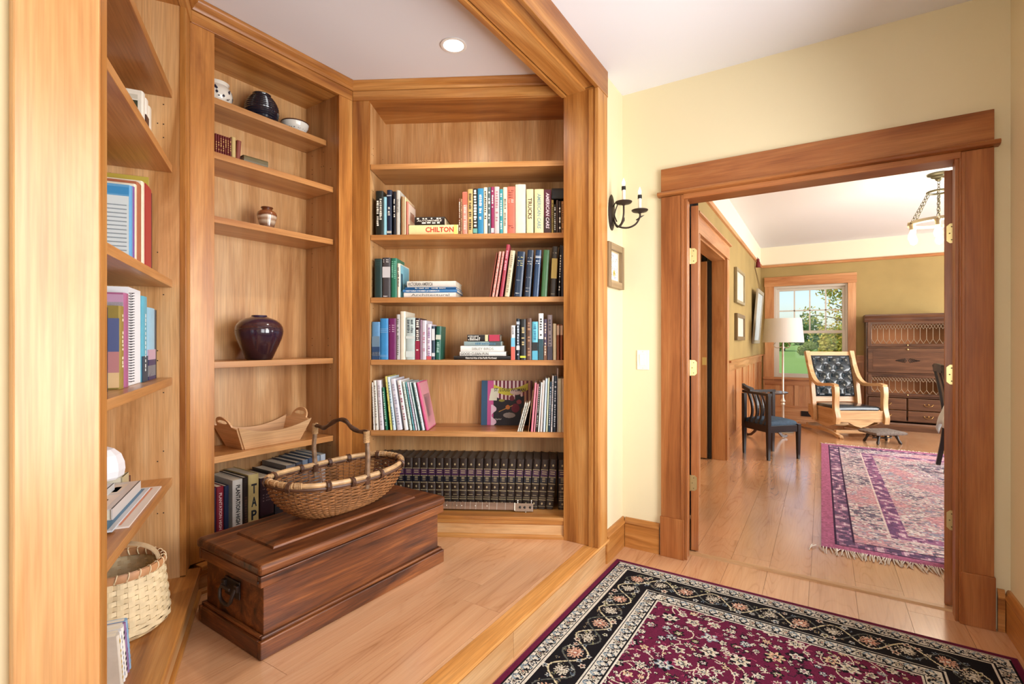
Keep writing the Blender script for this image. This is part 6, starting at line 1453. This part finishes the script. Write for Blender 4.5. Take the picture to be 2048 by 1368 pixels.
# ---- dining table, cloth, chair at the right
tb = empty('dining_table', (.955, 4.62, .0096)); tag(tb, 'dining table under the chandelier, mostly hidden by the right door', 'table')
part(B(0, 1.05, 0, 1.06, .71, .745), 'table_top', darkoak('x'), tb, .004)
for x in (.04, .95):
    for y in (.04, .96): part(B(x, x+.06, y, y+.06, 0, .71), 'leg', darkoak('z'), tb)
tc_ = empty('tablecloth', (.955, 4.62, .758)); tag(tc_, 'white and blue tablecloth with a hanging pointed corner', 'tablecloth'); n = 28; vs = []; fs = []
for j in range(n+1):
    for i in range(n+1):
        u, v = -.26+1.1*i/n, .1+1.2*j/n; ox = max(0, -.012-u); oy = max(0, v-1.072); drop = math.hypot(ox, oy); x = max(u, -.012)-.10*(1-math.exp(-ox*4))-(.02*math.sin(v*17))*min(1, ox*6); y = min(v, 1.072)+.06*(1-math.exp(-oy*4)); vs.append((x, y, .003-drop*1.05))
for j in range(n):
    for i in range(n): a = j*(n+1)+i; fs.append((a, a+1, a+n+2, a+n+1))
tco = MB().add(vs, fs).build('cloth', plain((206,208,204), .9, name='cloth_white', var=.1, vscale=10), tc_, smooth=True); sm_ = tco.modifiers.new('thick', 'SOLIDIFY'); sm_.thickness = .003
dch = empty('dining_chair', (1.176, 6.18, .0125), R(0)); tag(dch, 'dark dining chair by the tablecloth at the edge of the right door', 'chair')
for s in (-1, 1):
    ribbon(spline([(-.20,s*.19,0),(-.165,s*.19,.22),(-.15,s*.19,.45),(-.175,s*.19,.70),(-.225,s*.19,.985)], 4), (0,1,0), .034, .036).build('back_leg', ebony('z'), dch, smooth=True); part(B(.22, .255, s*.2-.018, s*.2+.018, 0, .44), 'front_leg', ebony('z'), dch)
part(B(-.17, .27, -.21, .21, .43, .475), 'seat', ebony('x'), dch, .006); ribbon(spline([(-.226,-.19,.955),(-.235,0,.965),(-.226,.19,.955)], 4), (0,0,1), .075, .022).build('crest_rail', ebony('y'), dch, smooth=True)
ribbon(spline([(-.16,0,.475),(-.185,0,.72),(-.226,0,.93)], 4), (0,1,0), .11, .014).build('splat', ebony('z'), dch)
# ---- chandelier
cl = empty('chandelier', (.905, 5.87, FC)); tag(cl, 'brass ring chandelier hung on chains with glowing bare bulbs', 'chandelier')
AB = plain((96,92,72), .4, .7, name='verdigris_brass'); PB = plain((206,196,168), .35, .6, name='pale_brass')
MB().lathe([(.085,0),(.085,-.012),(.06,-.022),(.055,-.034),(.03,-.042),(.022,-.06),(.010,-.07)], 28).build('canopy', AB, cl, smooth=True)
def chain(p, q, nm, n, sz=.016):
    mb = MB(); p, q = Vector(p), Vector(q); t = (q-p).normalized(); a = t.orthogonal().normalized(); b_ = t.cross(a); L = (q-p).length
    for i in range(n):
        c = p+t*(L*(i+.5)/n); s_ = a if i % 2 else b_; mb.tube([c+t*(L/n*.66)*math.cos(k*math.pi/5)+s_*sz*.62*math.sin(k*math.pi/5) for k in range(10)], .0028, 5, closed=True)
    return mb.build(nm, AB, cl, smooth=True)
chain((0,0,-.07), (0,0,-.15), 'chain', 3); mb = MB(); mb.tube([(.082*math.cos(2*math.pi*i/24), .082*math.sin(2*math.pi*i/24), -.165) for i in range(24)], .009, 8, closed=True); mb.tube([(.0,-.082,-.165),(0,0,-.145),(0,.082,-.165)], .006, 6); mb.tube([(-.082,0,-.165),(0,0,-.145),(.082,0,-.165)], .006, 6); mb.build('upper_ring', AB, cl, smooth=True)
mb = MB(); vs = []; fs = []; n = 40
for r_, z in ((.225,-.425),(.225,-.452),(.200,-.458),(.200,-.430)): vs += [(r_*math.cos(2*math.pi*i/n), r_*math.sin(2*math.pi*i/n), z) for i in range(n)]
for k in range(4):
    for i in range(n): fs.append((k*n+i, k*n+(i+1)%n, ((k+1)%4)*n+(i+1)%n, ((k+1)%4)*n+i))
mb.add(vs, fs).build('ring', PB, cl, smooth=True)
for k in range(6):
    a = R(20+60*k); c, s = math.cos(a), math.sin(a); chain((.082*c,.082*s,-.172), (.212*c,.212*s,-.425), 'chain', 9)
    so = MB().lathe([(.030,-.452),(.026,-.462),(.020,-.470),(.020,-.500),(.014,-.502)], 14, (.212*c,.212*s,0)).build('socket', PB, cl, smooth=True)
    MB().lathe([(.012,-.500),(.016,-.515),(.030,-.555),(.032,-.575),(.024,-.600),(.004,-.612)], 14, (.212*c,.212*s,0)).build('bulb', plain((255,228,178), .2, name='bulb_glow', emit=4), so, smooth=True)
    MB().ball((.235*c,.235*s,-.440), .012, 8, 5).build('boss', PB, cl, smooth=True)
lp = bpy.data.lights.new('chandelier_lamp', 'POINT'); lp.energy = 45; lp.shadow_soft_size = .16; lp.color = (1, .86, .66); lo = bpy.data.objects.new('chandelier_lamp', lp); COL.objects.link(lo); lo.parent = cl; lo.location = (0, 0, -.68)

# ================================================================== OUTDOORS
gm, n, l, b = newmat('lawn'); t = n.new('ShaderNodeTexNoise'); t.inputs['Scale'].default_value = 3; t.inputs['Detail'].default_value = 8; rp = n.new('ShaderNodeValToRGB'); rp.color_ramp.elements[0].color = (*lin((120,160,70)), 1); rp.color_ramp.elements[1].color = (*lin((166,196,104)), 1); l.new(t.outputs['Fac'], rp.inputs['Fac']); l.new(rp.outputs[0], b.inputs['Base Color']); b.inputs['Roughness'].default_value = 1
GZ = lambda y: -.45+(y-9.3)*.0245
lw = MB().prism([(YF+.3,-1.2),(75,-1.2),(75,GZ(75)),(YF+.3,GZ(9.3))], -60, 60, 'x').build('lawn', gm); struct(lw, 'mown lawn outside the window'); struct(B(-60, 60, -45, YF+.3, -1.2, -.45).build('lawn', gm), 'mown lawn around the house')
rr = random.Random(31)
LEAFM = [plain(c, .7, name='leaf') for c in ((112,146,62),(150,166,74),(84,120,54),(190,176,70),(206,166,60))]
def leaves(mb, c, rad, n, s, rr, sq=1):
    for i in range(n):
        v = Vector((rr.gauss(0,1), rr.gauss(0,1), rr.gauss(0,1))).normalized()*rad*rr.uniform(.55,1); v.z *= sq; p = Vector(c)+v
        a = Vector((rr.gauss(0,1), rr.gauss(0,1), rr.gauss(0,1))).normalized()*s; b_ = a.orthogonal().normalized()*s*.5; mb.add([p-a, p+b_, p+a, p-b_], [(0,1,2,3)])
def bush(x, y, h, w, mat, label, name='bush'):
    r_ = empty(name, (x, y, GZ(y))); tag(r_, label, 'bush'); mb = MB()
    for k in range(7): leaves(mb, (rr.uniform(-w,w)*.6, rr.uniform(-w,w)*.4, h*rr.uniform(.3,.75)), h*.36, 300, .09*h/2+.03, rr)
    o = mb.build('foliage', mat, r_); o['kind'] = 'stuff'; MB().tube([(0,0,0),(.05,0,h*.5)], .05, 6).build('stem', plain((90,70,50), .8, name='bark_b'), r_)
bl = ['leftmost round green bush beyond the lawn','second pale green bush beyond the lawn','middle dark green bush beyond the lawn','fourth yellow-green bush beyond the lawn','rightmost green bush beyond the lawn','tall grass-green shrub behind the lamp shade']
for i, (x, y, h, w, m_) in enumerate(((-6.2,46,1.5,1.4,0),(-2.6,47,1.4,1.2,1),(.2,48,1.7,1.2,2),(1.0,36,1.9,1.0,3),(4.0,38,2.2,1.1,0),(-.9,40,.9,.7,1))): bush(x, y, h, w, LEAFM[m_], bl[i])
# hedgerow far behind
tr_ = empty('garden_tree', (1.05, 17.5, GZ(17.5))); tag(tr_, 'slender garden tree with sparse yellow leaves outside the window', 'tree'); BKM = plain((92,80,66), .8, name='tree_bark')
MB().tube([(0,0,0),(-.05,0,1.2),(.02,0,2.6),(.0,.1,4.4)], [.10,.08,.06,.03], 8).build('trunk', BKM, tr_, smooth=True); lm = [MB() for _ in range(3)]
for k in range(16):
    z = 1.3+k*.2; a = R(182+rr.uniform(-50,50)) if k % 5 else R(rr.uniform(0,360)); L = rr.uniform(1.0,2.0)*(1-.03*k); c, s = math.cos(a), math.sin(a); up = rr.uniform(-.1,.5)
    P = [(0,0,z),(L*.35*c,L*.35*s,z+.18+up*.3),(L*.7*c,L*.7*s,z+.25+up*.7),(L*c,L*s,z+.2+up)]; MB().tube(P, [.028,.02,.012,.004], 5).build('branch', BKM, tr_)
    for q in range(3):
        f = rr.uniform(.3,.95); leaves(lm[q], (L*f*c, L*f*s, z+.22+up*f), .34, 40, .055, rr)
for q, mb in enumerate(lm): o = mb.build('foliage', LEAFM[(3,4,1)[q]], tr_); o['kind'] = 'stuff'
for i in range(9):
    r_ = empty('hedge_tree', (-30+i*7, 62+rr.uniform(-2,2), GZ(62))); tag(r_, ['leftmost','second','third','fourth','fifth','sixth','seventh','eighth','rightmost'][i]+' low tree in the distant hedgerow', 'tree', 'distant hedgerow trees'); mb = MB()
    for k in range(5): leaves(mb, (rr.uniform(-2,2), 0, rr.uniform(.8,2.2)), 1.3, 120, .28, rr)
    o = mb.build('foliage', LEAFM[(2,0)[i % 2]], r_); o['kind'] = 'stuff'; MB().tube([(0,0,0),(0,0,1.6)], .15, 6).build('trunk', BKM, r_)
finish_texts()
